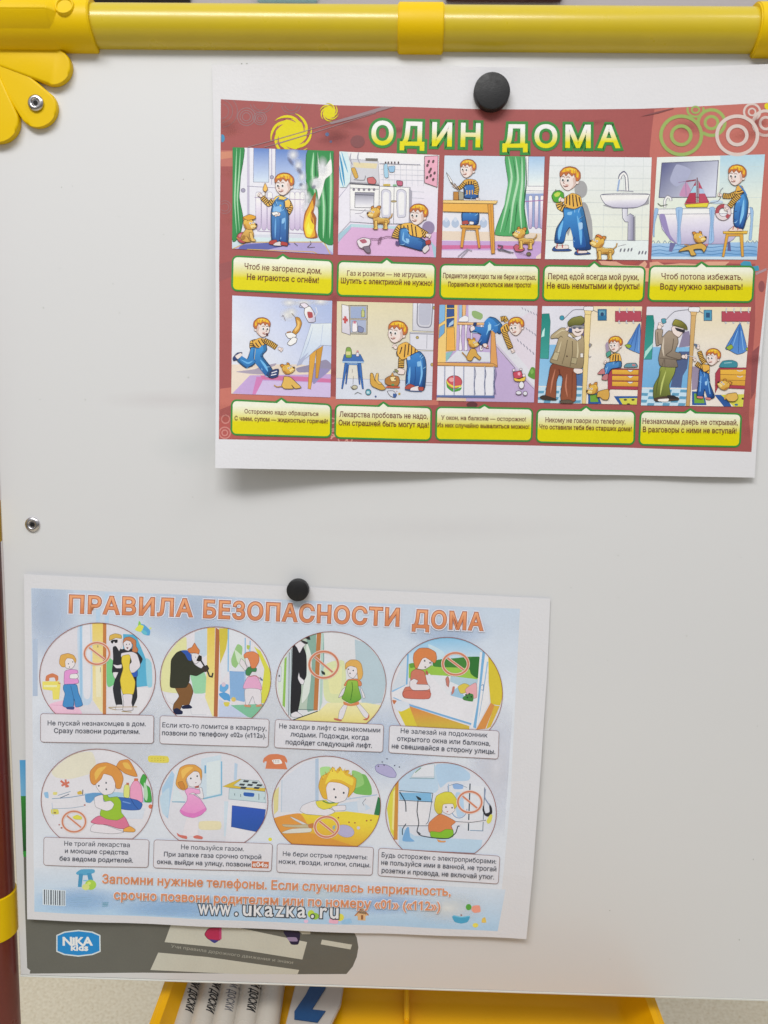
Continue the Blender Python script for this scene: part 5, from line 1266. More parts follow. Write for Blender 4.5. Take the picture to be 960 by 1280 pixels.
# 1
round_picture((30, 765, 5.647), (521, 455, 409, 380), 715, 726, 'cbc9d2', 'round picture of two strangers standing in a doorway')
A.C('b4c6dc', '380,110 470,80 480,620 400,640 385,400'); A.C('90b8d8', '395,110 408,100 412,600 396,600'); A.C('cfd0da', '415,90 465,85 470,580 420,580')
A.P(('d8c060', 'dcd0a4', (520, 90), (520, 700)), '482,80 560,78 560,715 540,700 486,620'); A.P('dcd4b4', '505,360 545,360 545,600 510,600'); A.P('b8743c', '558,78 582,80 580,722 556,722')
A.C('6cbc7c', '584,330 600,320 640,360 640,500 600,530 584,500'); A.P('4ca4c8', '700,155 790,160 880,380 885,520 800,530 760,530 700,300'); A.C('8cc0d4', '860,330 900,360 905,520 870,520'); A.P('d0cfd6', '584,535 905,535 840,722 584,720')
A.C('e0b0c8', '180,650 330,620 410,720 220,722'); A.L('c88cb0', 3, '190,655 300,660 405,665'); A.P('d8cc58', '130,490 250,488 258,515 248,615 205,618 200,555 132,545'); A.P('dcd8a4', '140,515 235,515 232,530 140,530'); A.C('c4744c', '152,485 158,450 200,432 240,450 242,480 225,488 215,462 180,465 178,485'); A.L('c4744c', 6, '240,500 258,505'); A.L('6c6c5c', 5, '522,235 522,250', False); A.L('8c8c7c', 4, '540,390 540,425', False)
sub('girl'); A.C('d48cc8', '288,420 330,405 375,410 380,430 340,445 325,465 378,470 385,500 320,512 285,505', 3, '8c5c8c'); A.C('dcd8de', '328,440 370,435 385,455 370,470 325,468', 2, OUT)
A.C('3c84c0', '285,512 370,512 385,570 415,655 365,670 355,610 345,680 275,662 290,580 278,545', 3, '2c5484'); A.C('3c4c84', '300,670 355,668 350,688 305,685'); A.L('2c5484', 3, '330,520 350,600 355,660')
A.C('d6d0d4', '290,330 330,320 362,340 358,375 335,400 300,395 285,370', 2.5, OUT); A.C('d0a048', '252,340 262,305 310,292 350,305 368,335 362,360 345,330 305,325 290,350 292,385 268,385 252,365', 3, '9c6c2c'); eyes((315, 365), (345, 352), (322, 388), r=3.5)
sub('man'); A.C('2c2e34', '628,250 650,240 690,262 740,250 800,280 838,330 820,370 800,350 795,500 800,600 770,670 755,665 750,520 690,480 685,560 695,655 650,655 628,540 650,440 622,425 630,330'); A.P('d0ccd2', '640,180 690,190 690,240 672,275 655,245 640,235'); A.C('c8a444', '602,190 608,165 645,152 685,162 688,185 650,182 625,192 605,200', 2.5, '7c6424'); A.C('26262a', '612,210 622,198 650,194 662,196 660,215 645,218 635,206 625,222'); A.C('d0ccd2', '630,370 660,375 690,370 688,395 650,395', 2.5, OUT); A.C('d0ccd2', '630,425 665,425 660,440 645,470 632,450', 2, OUT); A.C('d0ccd2', '655,655 695,655 700,685 650,688', 2, OUT)
sub('woman'); A.C('2c58b0', '750,420 800,412 798,455 755,455', 2, '2c3c6c'); A.C('cfcad2', '690,290 760,280 800,300 822,380 780,425 745,425 740,380 760,350 745,310 690,320', 2.5, OUT); A.C('d4bc28', '695,310 740,300 752,320 745,400 785,490 770,580 700,578 680,480 700,400 690,350', 3, '8c7c24'); A.C('cfcad2', '700,582 765,582 760,640 770,690 700,695 705,640', 2.5, OUT); A.C('b87448', '700,210 712,182 750,175 790,200 792,240 806,265 795,285 765,275 770,230 745,205 715,215 702,235', 2.5, '7c4424'); A.C('d2ccd2', '702,220 725,200 755,210 765,240 740,272 712,262', 2, OUT); eyes((725, 228), (745, 226), r=3.5); A.C('7c4c4c', '722,250 738,248 732,262'); A.L('a88c4c', 4, '690,700 760,705'); A.L('a88c4c', 4, '650,690 600,672 800,668')
sub('prohibition_sign'); no_sign(516, 292, 88, 76, 11, 40); fin()
# 2
round_picture((190, 770, 6.194), (493, 484, 429, 402), 770, 795, 'cfcdd6', 'round picture of a burglar with a crowbar at a door')
A.C('d0d098', '90,350 200,200 265,165 268,300 265,585 80,580 70,480'); A.P('b4c4d4', '330,130 425,90 425,300 400,320 330,250'); A.C('8cc49c', '300,450 400,430 425,500 420,590 330,600 310,520'); A.P(('d4b83c', 'dcd494', (460, 90), (460, 780)), '428,92 488,88 482,770 470,780 440,720 412,640 425,400'); A.P('a8643c', '492,88 524,108 508,780 478,778'); A.P('c4b434', '520,95 598,95 575,250 528,370 524,250')
A.P('ccd0dc', '598,98 720,140 720,420 590,430 540,500 530,380 580,260'); A.P('7ca4d0', '600,425 715,435 715,665 605,640'); A.L('7cb0d8', 10, '592,100 590,430', False); A.L('7cb0d8', 8, '722,170 720,660', False); A.L('7cb0d8', 8, '760,190 758,280', False); A.L('6c9ccc', 4, '600,430 716,432', False); A.P('c8c838', '790,235 840,270 915,420 918,560 880,680 838,670 870,410 830,310'); A.C('8cb878', '615,330 660,220 700,240 690,330 650,400 620,380'); A.C('c0d4bc', '640,260 690,300 740,330 700,400 660,350'); A.C('a4b450', '735,225 760,230 750,260 735,250'); A.P('74b494', '610,690 860,680 870,720 800,790 760,785 740,780'); A.P('b4c0dc', '520,640 610,690 740,780 515,780'); A.C('4c94cc', '520,600 560,590 600,610 605,660 580,650 560,650 525,620'); A.C('5ca0d4', '530,530 590,530 590,560 560,590 525,580'); A.E('c4b4c4', 555, 530, 16, 18); A.C('c8bc44', '555,668 600,668 592,698 565,698'); A.E('ccb45c', 632, 645, 18, 18); A.P('d0d0d8', '90,600 400,600 470,780 170,770'); A.L('b4b8c4', 3, '300,700 310,760 420,760'); A.L('b4b8c4', 3, '100,600 120,660 200,700')
sub('burglar'); A.C('7a5430', '180,545 290,520 318,580 310,620 285,690 235,690 215,730 165,730 170,680 210,620', 3, '3c2c20'); A.C('1c2444', '165,725 195,712 238,738 232,760 175,760', 0); A.C('1c2444', '228,700 285,685 312,705 300,715 240,718'); A.C('34362c', '150,340 190,285 235,268 300,310 325,370 380,405 425,380 440,410 405,430 345,462 295,455 290,500 265,550 215,555 142,548 145,430', 3, '202420'); A.C('2c54a8', '225,268 270,265 305,300 305,345 280,340 255,295'); A.C('d0ccd2', '308,290 350,290 372,310 365,350 335,370 312,340', 2.5, OUT); A.C('2c2824', '345,345 362,305 385,310 385,345 370,350'); A.C('c87840', '278,255 310,240 330,208 350,240 368,265 362,292 330,285 295,285 280,272', 3, '8c4c28'); A.E('3c3430', 412, 408, 26, 24); A.L('343438', 11, '380,345 405,385 430,425 445,465 465,470 472,440', False); eyes((338, 318), r=3)
sub('girl'); A.C('d49cc0', '745,470 810,462 850,550 840,572 710,560 720,510', 2.5, '8c6c8c'); A.C('d0ccd4', '722,565 838,570 845,680 800,680 780,620 745,690 725,680', 2, OUT); A.C('3c7c4c', '745,395 780,390 810,405 805,430 775,430 755,460 730,455 725,430', 2, '2c4c34'); A.C('d2ccd2', '722,320 760,320 765,380 750,395 728,370', 2, OUT); A.C('cf7c4c', '712,300 735,280 785,275 825,300 828,350 800,400 770,400 755,350 740,322 716,325', 3, '9c5430'); A.C('d2ccd2', '690,330 715,350 735,400 720,420 680,370', 2, OUT); A.L('3c6c9c', 8, '835,475 855,495 840,490'); A.C('c08868', '715,685 765,690 760,705 720,700'); A.C('c08868', '805,690 850,680 848,698 810,702'); A.L('b86c64', 5, '745,470 800,462 845,490'); fin()
# 3
round_picture((335, 775, 6.194), (488, 490, 427, 402), 768, 806, 'ccced4', 'round picture of a girl walking away from a man in a lift')
A.P('a8b8ac', '240,150 375,100 355,695 230,690 250,500'); A.C('7ca094', '300,150 372,110 360,690 300,690 330,400'); A.C('c8d0cc', '300,180 340,300 320,560 260,640 290,400'); A.P('84b44c', '128,300 145,280 132,680 112,660'); A.P('c8d4c8', '80,400 120,300 110,640 80,560'); A.P('b8c4cc', '145,270 190,210 180,750 140,700'); A.L('5c6c70', 5, '165,250 160,740', False); A.L('5c6c70', 4, '182,225 175,750', False); A.C('c4c8d4', '80,370 102,365 100,470 78,470', 2, '7c8494'); A.E('4c545c', 88, 432, 6, 9); A.P('b0703c', '378,103 412,98 385,698 352,700'); A.L('4c8484', 5, '430,110 432,300 400,700', False); A.P('a4c0b8', '414,100 432,104 420,640 398,700'); A.C('c8d0a0', '440,350 590,320 600,640 460,630 430,560'); A.C('d4d49c', '470,400 570,360 560,560 480,560'); A.P('a8bcc8', '672,150 760,180 860,300 912,420 912,500 880,640 730,660 700,500 680,330'); A.P(('d4c878', 'd8d4a4', (600, 780), (600, 650)), '400,700 460,640 580,640 760,640 880,660 800,806 560,790 200,772'); A.P('ccd0d4', '180,745 355,700 385,704 215,765'); A.L('2c3434', 7, '190,775 385,705', False); A.L('4c6c6c', 4, '235,692 360,695', False); A.C('2c3434', '412,390 440,405 442,425 420,418')
sub('man'); A.C('26262c', '190,205 220,195 245,225 275,210 298,280 298,430 270,480 255,440 258,560 230,710 175,720 178,560 185,400'); A.C('cfccd4', '208,190 240,160 290,190 270,210 245,255 225,215', 2.5, OUT); A.C('cfccd4', '232,450 240,405 248,440 282,470 270,500 250,490', 2.5, OUT); A.C('cfccd4', '180,725 220,708 268,740 240,752 185,750', 2.5, OUT); A.C('2c2c30', '255,155 290,165 310,175 300,186 270,175'); A.C('2c2c30', '285,135 320,125 328,152 308,150')
sub('girl'); A.C('cfccd4', '600,640 620,640 580,760 545,765 555,700', 2, OUT); A.C('cfccd4', '680,650 710,650 780,730 770,760 740,745', 2, OUT); A.C('cc7c4c', '590,500 620,460 690,455 722,480 718,510 600,510', 2.5, '8c5434'); A.C(('8cb43c', '5c9830', (650, 460), (650, 640)), '620,470 690,470 700,520 722,600 700,625 640,645 590,620 572,600 600,530', 3, '4c6c24'); A.L('3c6c24', 5, '650,480 655,530 640,620'); A.C('c87c4c', '585,630 640,650 700,630 700,655 640,665 590,655'); A.C('cfccd4', '575,540 600,520 580,580 545,600', 2, OUT); A.C('cfccd4', '712,510 740,560 752,600 735,600', 2, OUT); A.C('d0a04c', '600,380 602,335 640,308 690,310 722,340 735,410 725,450 700,465 690,400 670,360 620,360', 3, '9c6c2c'); A.C('d4ced4', '612,370 640,355 685,370 690,410 660,450 625,430', 2, OUT); eyes((624, 380), (660, 390), (635, 412), r=5); A.C('b86850', '510,760 540,762 575,775 560,782 515,772'); A.C('b86850', '735,770 770,755 780,725 785,750 765,775')
sub('prohibition_sign'); no_sign(432, 345, 112, 102, 15, 42); fin()
# 4
round_picture((480, 785, 6.0), (470, 490, 419, 422), 728, 772, 'cdccd4', 'round picture of a girl kneeling on a windowsill above a garden')
A.P(('7cb4d8', 'b8cce0', (450, 70), (450, 240)), '60,300 180,190 330,60 600,70 740,170 720,230 500,260 190,270'); A.C('b4cce0', '330,120 450,180 440,250 380,240'); A.P('8cb83c', '185,270 720,300 700,385 500,360 185,375'); A.C('5c9434', '190,268 230,262 250,285 200,300'); A.C('3c7c34', '370,250 420,235 540,225 640,215 725,220 720,300 715,375 660,340 620,300 380,290'); A.C('2c6c30', '640,230 720,220 712,375 650,340'); A.P('cdd0d8', '185,375 330,350 500,360 700,385 690,560 660,555 470,500 350,350'); A.P('a0bccc', '500,360 705,385 695,430 560,430 495,400'); A.P('8cb4d0', '500,480 560,440 620,540 500,515')
A.P('c0c8d4', '50,470 170,190 178,430 60,480'); A.L('6ca4d0', 12, '180,195 170,425', False); A.L('7cb0d8', 10, '60,475 160,430', False); A.P('d0d0d8', '65,480 160,430 340,340 480,500 680,555 660,725 60,520'); A.L('6ca0cc', 14, '175,572 660,722', False); A.L('7cacd4', 7, '70,520 180,572', False); A.P('c8b820', '95,600 180,580 190,600 640,740 640,760 160,732'); A.P(('c8843c', 'c0a430', (300, 620), (300, 730)), '190,585 640,735 640,757 250,740'); A.C('c4ccdc', '80,540 180,560 190,595 130,625 90,610'); A.C('b86c44', '62,540 95,545 75,572')
A.P('d4d4dc', '720,180 790,190 780,400 790,560 690,750 645,752 660,700 700,440'); A.P('6ca4d0', '738,175 760,175 690,752 668,745 700,560'); A.P('8cb4d8', '772,250 782,255 705,700 720,640'); A.L('4c7cac', 5, '730,430 745,425 745,465 730,462'); A.P('c8b414', '782,215 830,240 890,400 888,520 870,580 800,570 785,400'); A.P('c8843c', '800,560 830,580 760,755 690,762'); A.P('c8a828', '828,580 868,585 800,740 765,758')
sub('garden_figure'); A.C('c8b43c', '555,440 600,415 640,430 620,480 575,490', 2, '8c7434'); A.C('d49ca4', '610,460 690,410 695,520 640,520', 2, '8c5c5c'); A.C('3c7c3c', '590,520 640,490 670,500 665,550 600,540'); [A.E('26382c', x, y, 6) for x, y in ((615, 500), (640, 492), (625, 520), (655, 515))]; A.C('b87468', '462,380 480,362 490,400 482,450 470,430', 2); A.C('b87468', '505,500 515,440 530,440 525,480'); A.C('d4ccd4', '455,400 468,430 490,450 470,455')
sub('girl'); A.C('c0705c', '205,330 240,308 300,325 320,400 340,450 350,500 330,530 160,525 138,490 160,445 200,435 200,380', 3, '8c4438'); A.C('d2ccd2', '195,400 225,380 255,395 245,420 330,425 345,450 320,465 220,465 195,440', 2.5, OUT); A.C('c06858', '140,490 165,470 320,470 352,490 340,525 290,532 160,525', 2.5, '8c4438'); A.C('d4ced2', '255,250 300,220 350,235 352,280 300,310 245,300', 2, OUT); A.C('c87840', '220,240 225,190 265,152 330,150 385,180 395,225 380,262 345,240 310,220 285,232 265,270 250,300 235,300', 3, '8c4c28'); eyes((305, 245), (345, 260), r=6); A.E('5c4448', 310, 292, 7, 5); A.C('a8584c', '315,315 330,330 330,352 312,340')
sub('prohibition_sign'); no_sign(536, 268, 96, 82, 14, 40); fin()
# 5
round_picture((40, 930, 6.0), (489, 415, 419, 380), 697, 712, 'cfced6', 'round picture of a girl squatting by cleaning bottles')
A.C('d2cebc', '150,200 300,80 450,60 480,200 300,260 180,250'); A.P('9cc0d8', '395,370 640,360 720,370 900,420 900,440 640,440 400,420'); A.C('5c94c4', '400,380 460,365 540,370 540,410 480,400 440,440 405,435'); A.C('84b0d4', '90,365 120,360 125,405 100,400'); A.L('6c8cac', 5, '150,410 280,400 400,380'); A.L('8ca0b4', 4, '150,485 290,480 390,465'); A.L('6c8ca4', 4, '195,385 290,355', False); A.L('4c5c74', 5, '210,405 280,375'); A.C('ccc44c', '145,490 195,490 200,525 148,525'); A.E('8c7444', 172, 515, 10, 6); A.C('d0c874', '160,360 190,362 185,380 160,380'); A.C('c8a83c', '340,360 370,350 375,375 345,378'); A.L('34343c', 6, '382,342 380,378'); A.L('c46c58', 16, '215,275 275,320', False); A.L('c46c58', 15, '280,285 222,312', False); A.L('c46c58', 14, '252,265 258,325', False); A.E('a05848', 396, 457, 7, 6); A.E('a05848', 205, 605, 6, 5); A.E('a05848', 222, 628, 7, 6); A.P('c4ccdc', '640,460 850,480 830,560 700,560'); A.E('cc6c4c', 890, 468, 16, 16); A.L('9cb4d0', 3, '150,440 160,540', False)
sub('bottles'); A.C('ccd070', '690,330 700,305 725,305 732,335 728,400 690,395', 2.5, '8c8c3c'); A.R('b46c4c', 708, 290, 728, 306); A.C('dc94b8', '740,320 765,278 795,278 820,320 830,435 740,410', 3, 'a04c6c'); A.C('c86c4c', '768,258 795,258 795,275 768,275'); A.C('3c9c3c', '815,260 835,225 862,245 850,300 885,330 898,430 845,430 840,330 812,290', 2.5, '2c6c2c'); A.C('a8ccac', '840,290 860,310 870,380 862,425 842,400'); A.C('3464b0', '640,400 720,405 790,420 828,450 810,490 740,495 670,485 655,440', 3, '24407c'); A.L('24407c', 4, '740,405 765,450 800,490'); A.L('6c94d0', 8, '680,430 740,445')
sub('girl'); A.C('d2ced6', '445,655 450,610 490,595 560,610 640,640 690,660 600,672', 2, OUT); A.C('cc6c8c', '442,585 470,555 510,538 620,565 690,540 720,590 735,630 690,635 640,630 560,605 490,600', 3, '8c3c54'); A.C('8cb41c', '530,385 560,375 580,400 640,395 668,430 670,510 690,540 640,570 560,560 512,530 530,470 600,470 600,430 550,430', 3, '5c7c1c'); A.C('d4d0d8', '470,400 530,380 540,430 590,425 615,450 600,485 560,500 480,470', 2, OUT); A.C('d4d0d6', '480,300 510,230 570,220 620,260 625,330 600,370 540,380 495,340', 2, OUT); A.C('cd8a38', '435,250 440,200 490,150 560,138 630,165 670,210 685,260 665,330 632,330 625,290 600,240 540,222 520,260 470,305 445,290', 3, '9c5c24'); A.C('d8ac48', '470,220 500,180 560,165 520,210 480,270'); A.C('cd8a38', '635,165 660,125 720,115 750,150 780,210 790,240 760,240 700,220 660,190', 3, '9c5c24'); A.C('d8ac48', '680,140 720,140 750,190 700,180'); eyes((502, 312), (557, 290), (558, 338), r=6); A.C('d89c40', '690,635 735,615 775,640 765,658 690,655', 2)
sub('prohibition_sign'); A.C('ccc838', '305,545 340,530 375,545 370,565 320,562'); no_sign(316, 580, 87, 77, 11, 42); fin()
# 6
round_picture((185, 930, 6.0), (490, 430, 410, 372), 715, 742, 'cbccd6', 'round picture of a girl in a pink dress beside a cooker')
A.P('9cbcd8', '105,330 180,200 200,230 165,440 150,560 110,520'); A.C('b0c8dc', '90,400 160,330 150,530 110,520'); A.P('bcccdc', '400,110 550,80 558,390 430,410 395,330'); A.P('c8d4dc', '440,140 540,120 540,370 440,390'); A.L('5c9cc8', 12, '430,160 430,220', False); A.L('6ca8cc', 9, '552,130 552,380', False); A.L('6ca0bc', 8, '180,432 280,435', False); A.L('74acc8', 11, '415,410 555,378', False); A.P('c4d0d8', '210,200 240,180 210,320 280,430 180,430'); A.C('d4cca8', '390,580 540,580 540,640 390,640'); A.P('a8c0d8', '650,140 672,150 665,270 645,270'); A.P('bccce0', '572,430 610,430 610,700 570,690')
sub('cooker'); A.P('c8ac2c', '560,318 690,262 880,330 878,355 600,325', 2, '8c7424'); A.P('b8c8cc', '640,310 700,265 830,275 878,330 720,325', 2, '5c6c74'); [A.P('3a424a', [(x, y), (x + 40, y + 3), (x + 30, y + 18), (x - 8, y + 14)]) for x, y in ((720, 270), (785, 280), (690, 295), (750, 298), (820, 300), (800, 320), (700, 318))]
A.P('b4c8d0', '610,330 880,358 885,440 605,412', 2, '6c8c9c'); A.C('2c5cac', '720,362 795,368 790,395 722,388'); A.L('5c747c', 5, '832,372 832,418', False); A.L('5c747c', 5, '650,370 650,385', False); A.L('5c747c', 5, '695,375 695,395', False); A.L('5c747c', 4, '872,395 872,415', False); A.P('d0d0da', '605,415 885,445 882,490 630,460 622,620 830,665 800,742 580,735'); A.P(('2c54b4', '2450a0', (750, 460), (750, 650)), '632,460 882,490 870,580 828,660 625,620', 2, '24407c')
sub('girl'); A.C('d2ced6', '320,550 370,545 380,660 370,700 330,690 280,700 262,670 290,560', 0); A.C(('dc9cc8', 'd884c0', (340, 330), (340, 540)), '278,350 310,328 390,345 392,375 330,370 390,410 425,460 438,490 400,530 340,552 270,535 240,500 290,430 295,390', 3, '9c5c94'); A.C('d070b8', '242,490 290,512 350,518 430,480 435,500 390,535 340,552 265,532'); A.C('d4d0d8', '310,375 345,365 400,410 418,400 405,330 385,330 390,370', 2, OUT); A.C('d4d0d6', '290,250 340,205 395,215 400,290 360,320 310,315', 2, OUT); A.C('cf943c', '215,260 240,180 290,155 350,155 400,190 405,240 398,270 385,215 350,200 300,240 285,270 300,320 270,345 230,330 210,300', 3, '9c6424'); A.C('dcae4c', '250,200 300,170 340,175 290,220 260,260'); A.C('c07c30', '225,290 260,280 280,330 250,335', 1.5); eyes((322, 257), (370, 240), r=6); A.C('a4584c', '350,318 380,310 382,325 355,328'); A.E('8c6c70', 360, 288, 4); A.C('c4685c', '218,665 240,680 290,688 292,710 260,705 225,688'); A.C('c4685c', '340,692 370,682 410,695 405,712 350,705'); fin()
A.K(185, 930, 6); A.begin('printed_toys', P2, 16); A.E('d0cc20', 916, 715, 14, 13); A.end()
# 7
round_picture((325, 935, 6.0), (498, 430, 407, 372), 712, 742, 'cccdd6', 'round picture of a boy at a table with scissors and needles')
A.P('c4cad8', '160,240 330,110 420,85 425,420 320,480 160,480'); A.L('a8bcd0', 6, '165,240 160,480', False); A.P('a4b8d0', '415,80 440,78 440,400 415,400'); A.C('9ccc84', '450,150 520,140 560,190 470,260'); A.C('6cac54', '700,200 790,200 835,290 835,350 760,350 700,330'); A.C('88bc6c', '690,170 760,190 780,270 700,300'); A.L('a4b8d0', 8, '640,385 880,350'); A.C('b8c8dc', '600,420 740,400 830,450 740,480 600,470'); A.P('ccc488', '100,330 142,290 135,470 105,500'); A.P('2c7448', '885,365 905,380 900,510 855,498'); A.C('c4ccd8', '730,390 780,380 790,470 740,480'); A.L('6c7484', 4, '795,380 770,410 780,430')
A.P(('d8c41c', 'cf9424', (500, 500), (450, 720)), '102,525 200,500 330,488 480,500 560,480 650,474 895,505 895,540 800,742 190,712'); A.C('d08c34', '105,530 180,505 300,490 350,560 360,600 220,640 130,620'); A.C('cc8c2c', '130,620 400,640 600,700 700,742 200,715')
sub('scissors'); A.C('c4c4c8', '225,512 270,530 350,570 340,582 250,535', 2, '8c7c5c'); A.C('b4a888', '170,572 260,575 380,572 380,598 190,590', 2, '8c7c5c'); A.C('c8c8c0', '165,632 240,605 380,600 375,630 200,640', 2, '8c7c5c'); A.C('b8743c', '360,575 400,562 400,595 370,600'); A.E('a8a4c8', 640, 622, 68, 45, 15, 2, '7c749c'); A.E('c0bccc', 738, 598, 12, 12); [A.E('a05c38', x, y, 6) for x, y in ((588, 522), (668, 556), (712, 560), (800, 544), (832, 540))]; A.C('8ca4a8', '545,585 565,578 560,610 545,605')
sub('boy'); A.C('d0ced6', '320,430 390,400 440,395 460,440 540,460 560,480 500,505 350,495 300,470', 2, OUT); A.C('d0c430', '420,400 490,390 520,410 590,405 560,440 480,460 435,440', 2.5, '6c7c2c'); A.L('3c7c3c', 8, '470,395 510,412 580,408'); A.C('d2ced6', '540,440 590,430 640,430 640,465 560,470', 2, OUT); A.C('d6d0d4', '495,290 540,240 640,260 665,320 640,390 570,410 500,380', 2, OUT); A.C('d0a420', '440,290 460,215 520,180 545,140 570,170 600,140 620,170 665,165 660,190 720,230 710,310 660,370 668,300 600,262 520,255 495,300 505,380 470,370', 3, 'a87424'); A.C('dcc434', '500,230 545,150 580,190 610,160 640,200 700,230 690,280 610,240 540,235 490,270'); eyes((556, 308), (628, 335), (568, 368), r=7)
for k in range(17):
    a = rad(200 + k * 8.2); x0, y0 = 585 + 118 * math.cos(a), 270 + 100 * math.sin(a); e = 1.22 if k % 2 else 1.12
    A.stroke('d8b82c' if k % 3 else 'b8862a', 9, [(x0, y0), (585 + 118 * e * math.cos(a + .04), 270 + 108 * e * math.sin(a + .04))], 'tip')
sub('prohibition_sign'); no_sign(500, 590, 88, 76, 13, 42); fin()
# 8
round_picture((465, 940, 5.647), (487, 428, 390, 358), 680, 721, 'c8ccd8', 'round picture of a girl holding a cable in a bathroom')
A.C('acc4dc', '190,160 330,90 440,85 470,250 430,290 200,270'); A.P('ccd0da', '270,185 300,140 370,90 440,85 440,185', 2, '8cb0b8'); A.L('4c8c5c', 5, '305,145 345,112', False); A.L('5c8ca0', 4, '265,185 440,188', False); A.L('5c8ca0', 3, '275,178 440,176', False); A.C('a4c0e0', '450,90 600,90 690,150 680,200 540,210 480,250'); A.P('ccd0dc', '545,225 650,230 790,240 790,560 680,560 560,460'); A.P('aac4e0', '400,600 780,620 760,722 520,700 190,682 190,520 300,590'); A.C('84a8d8', '570,225 640,230 640,260 580,260'); A.P('d0d0d8', '190,340 420,355 390,520 190,525'); A.P('74acd4', '190,285 420,290 420,350 195,335'); A.L('34485c', 4, '190,272 430,290', False); A.L('34485c', 4, '190,340 430,352', False); A.L('34485c', 4, '430,290 400,480 380,510'); A.L('34485c', 4, '185,520 400,520', False); A.L('6c7c94', 3, '535,240 600,222 670,250'); A.L('8cacd0', 5, '540,225 540,280'); A.ring('7c98c0', 6, 615, 400, 55, 65, 0, 180)
A.P('c8c434', '105,400 130,290 185,205 162,620 130,560'); A.P('d8d084', '150,280 165,260 160,560 140,540'); A.P('c08430', '165,215 188,205 180,618 152,618'); A.L('344454', 8, '692,222 680,555', False); A.L('5c6c7c', 5, '795,250 782,555', False); A.L('6c8cac', 5, '690,552 785,556', False); A.L('6c7c94', 3, '535,240 540,300', False); A.C('a4c0dc', '590,290 640,300 650,440 600,450')
A.L('2c3c4c', 7, '195,280 235,350 240,420'); A.L('2c3c4c', 6, '240,505 215,545 215,585'); A.C('6ca0d0', '240,540 260,530 270,600 300,630 215,625'); A.C('2c3840', '310,308 345,325 345,340 325,335')
sub('girl'); A.C('d0ced6', '590,490 650,480 810,478 800,490 640,505 590,520', 0); A.L('34404c', 4, '590,490 700,495 805,480'); A.C('c87844', '402,500 470,440 510,445 590,490 560,520 570,570 410,570', 2.5, '8c5030'); A.C('78b014', '415,560 480,565 520,545 570,550 572,595 520,612 460,610 415,595', 2.5, '4c7c1c'); A.C('d4ced4', '495,380 520,360 575,360 585,410 545,440 500,420', 2, OUT); A.C(('c8c42c', 'c4b028', (500, 290), (500, 440)), '440,370 455,310 510,282 560,285 595,330 598,380 582,400 570,365 505,368 495,400 492,430 465,435 445,410', 3, '94842c'); eyes((522, 388), (565, 392), r=5); A.E('b0605c', 532, 420, 5, 4); A.C('cc8c54', '460,615 490,625 520,625 515,636 470,634')
sub('cable'); A.L('343c48', 6, '325,340 318,420 330,500 318,560 350,590 440,605 540,608 590,570 605,525 618,522'); A.L('343c48', 5, '318,560 340,575 330,585')
sub('hair_dryer'); A.C('2c2c34', '785,375 800,430 830,420 825,360 845,390 848,430 820,455 795,445 780,410', 0); A.L('7c8cac', 8, '800,260 795,320 830,375'); A.C('ccc848', '815,470 835,440 850,445 840,490 820,505 808,490')
sub('prohibition_sign'); no_sign(690, 352, 84, 74, 12, 42); fin()

def caption2(crop, q, lines, extra=None):
    A.K(*crop); q = pts(q); A.clip = None
    tl, tr, br, bl = q
    def m(s_, t_): return tuple((tl[i] * (1 - s_) + tr[i] * s_) * (1 - t_) + (bl[i] * (1 - s_) + br[i] * s_) * t_ for i in (0, 1))
    out = []
    R_ = .09; asp = 3.8
    for cx, cy, a0 in ((1 - R_ / asp, R_, -90), (1 - R_ / asp, 1 - R_, 0), (R_ / asp, 1 - R_, 90), (R_ / asp, R_, 180)):
        for i in range(5):
            a = rad(a0 + 90 * i / 4); out.append(m(cx + math.cos(a) * R_ / asp, cy + math.sin(a) * R_))
    A.begin('caption', P2, 160); A.P('cbcbd4', out); A.stroke('8a6f70', 4.0, out + [out[0]])
    if extra: extra()
    o = A.end()
    A.begin('caption_text', o, 165)
    for t, x0, y0, x1, y1, h in lines: A.T(t, x0, y0, x1, y1, h, '454a58', bold=.008)
    if extra: A.T('«04»', 786, 912, 898, 918, 34, 'd8d0d0', bold=.03)
    A.end()
K2 = ((30, 765, 5.647), (190, 770, 6.194), (335, 775, 6.194), (480, 785, 6.0), (40, 930, 6.0), (185, 930, 6.0), (325, 935, 6.0), (465, 940, 5.647))
caption2(K2[0], '120,715 918,728 915,925 120,915', [('Не пускай незнакомцев в дом.', 170, 797, 862, 803, 32), ('Сразу позвони родителям.', 215, 850, 820, 857, 32)])
caption2(K2[1], '65,770 908,797 900,1012 62,985', [('Если кто-то ломится в квартиру,', 82, 858, 888, 884, 36), ('позвони по телефону «02» («112»).', 80, 918, 885, 940, 36)])
caption2(K2[2], '58,768 895,808 888,1020 50,985', [('Не заходи в лифт с незнакомыми', 88, 835, 868, 868, 36), ('людьми. Подожди, когда', 175, 897, 778, 925, 36), ('подойдет следующий лифт.', 138, 957, 805, 985, 36)])
caption2(K2[3], '42,728 862,770 855,980 35,932', [('Не залезай на подоконник', 125, 785, 775, 818, 35), ('открытого окна или балкона,', 98, 842, 795, 880, 35), ('не свешивайся в сторону улицы.', 58, 897, 832, 940, 35)])
caption2(K2[4], '92,695 880,715 872,922 90,905', [('Не трогай лекарства', 245, 758, 735, 770, 33), ('и моющие средства', 250, 813, 722, 825, 33), ('без ведома родителей.', 210, 870, 760, 885, 33)])
caption2(K2[5], '48,715 935,745 925,952 42,925', [('Не пользуйся газом.', 250, 785, 720, 800, 33), ('При запахе газа срочно открой', 122, 838, 850, 860, 33), ('окна, выйди на улицу, позвони', 70, 893, 770, 915, 33)], extra=lambda: A.P('c06c44', '780,875 908,880 905,930 778,926'))
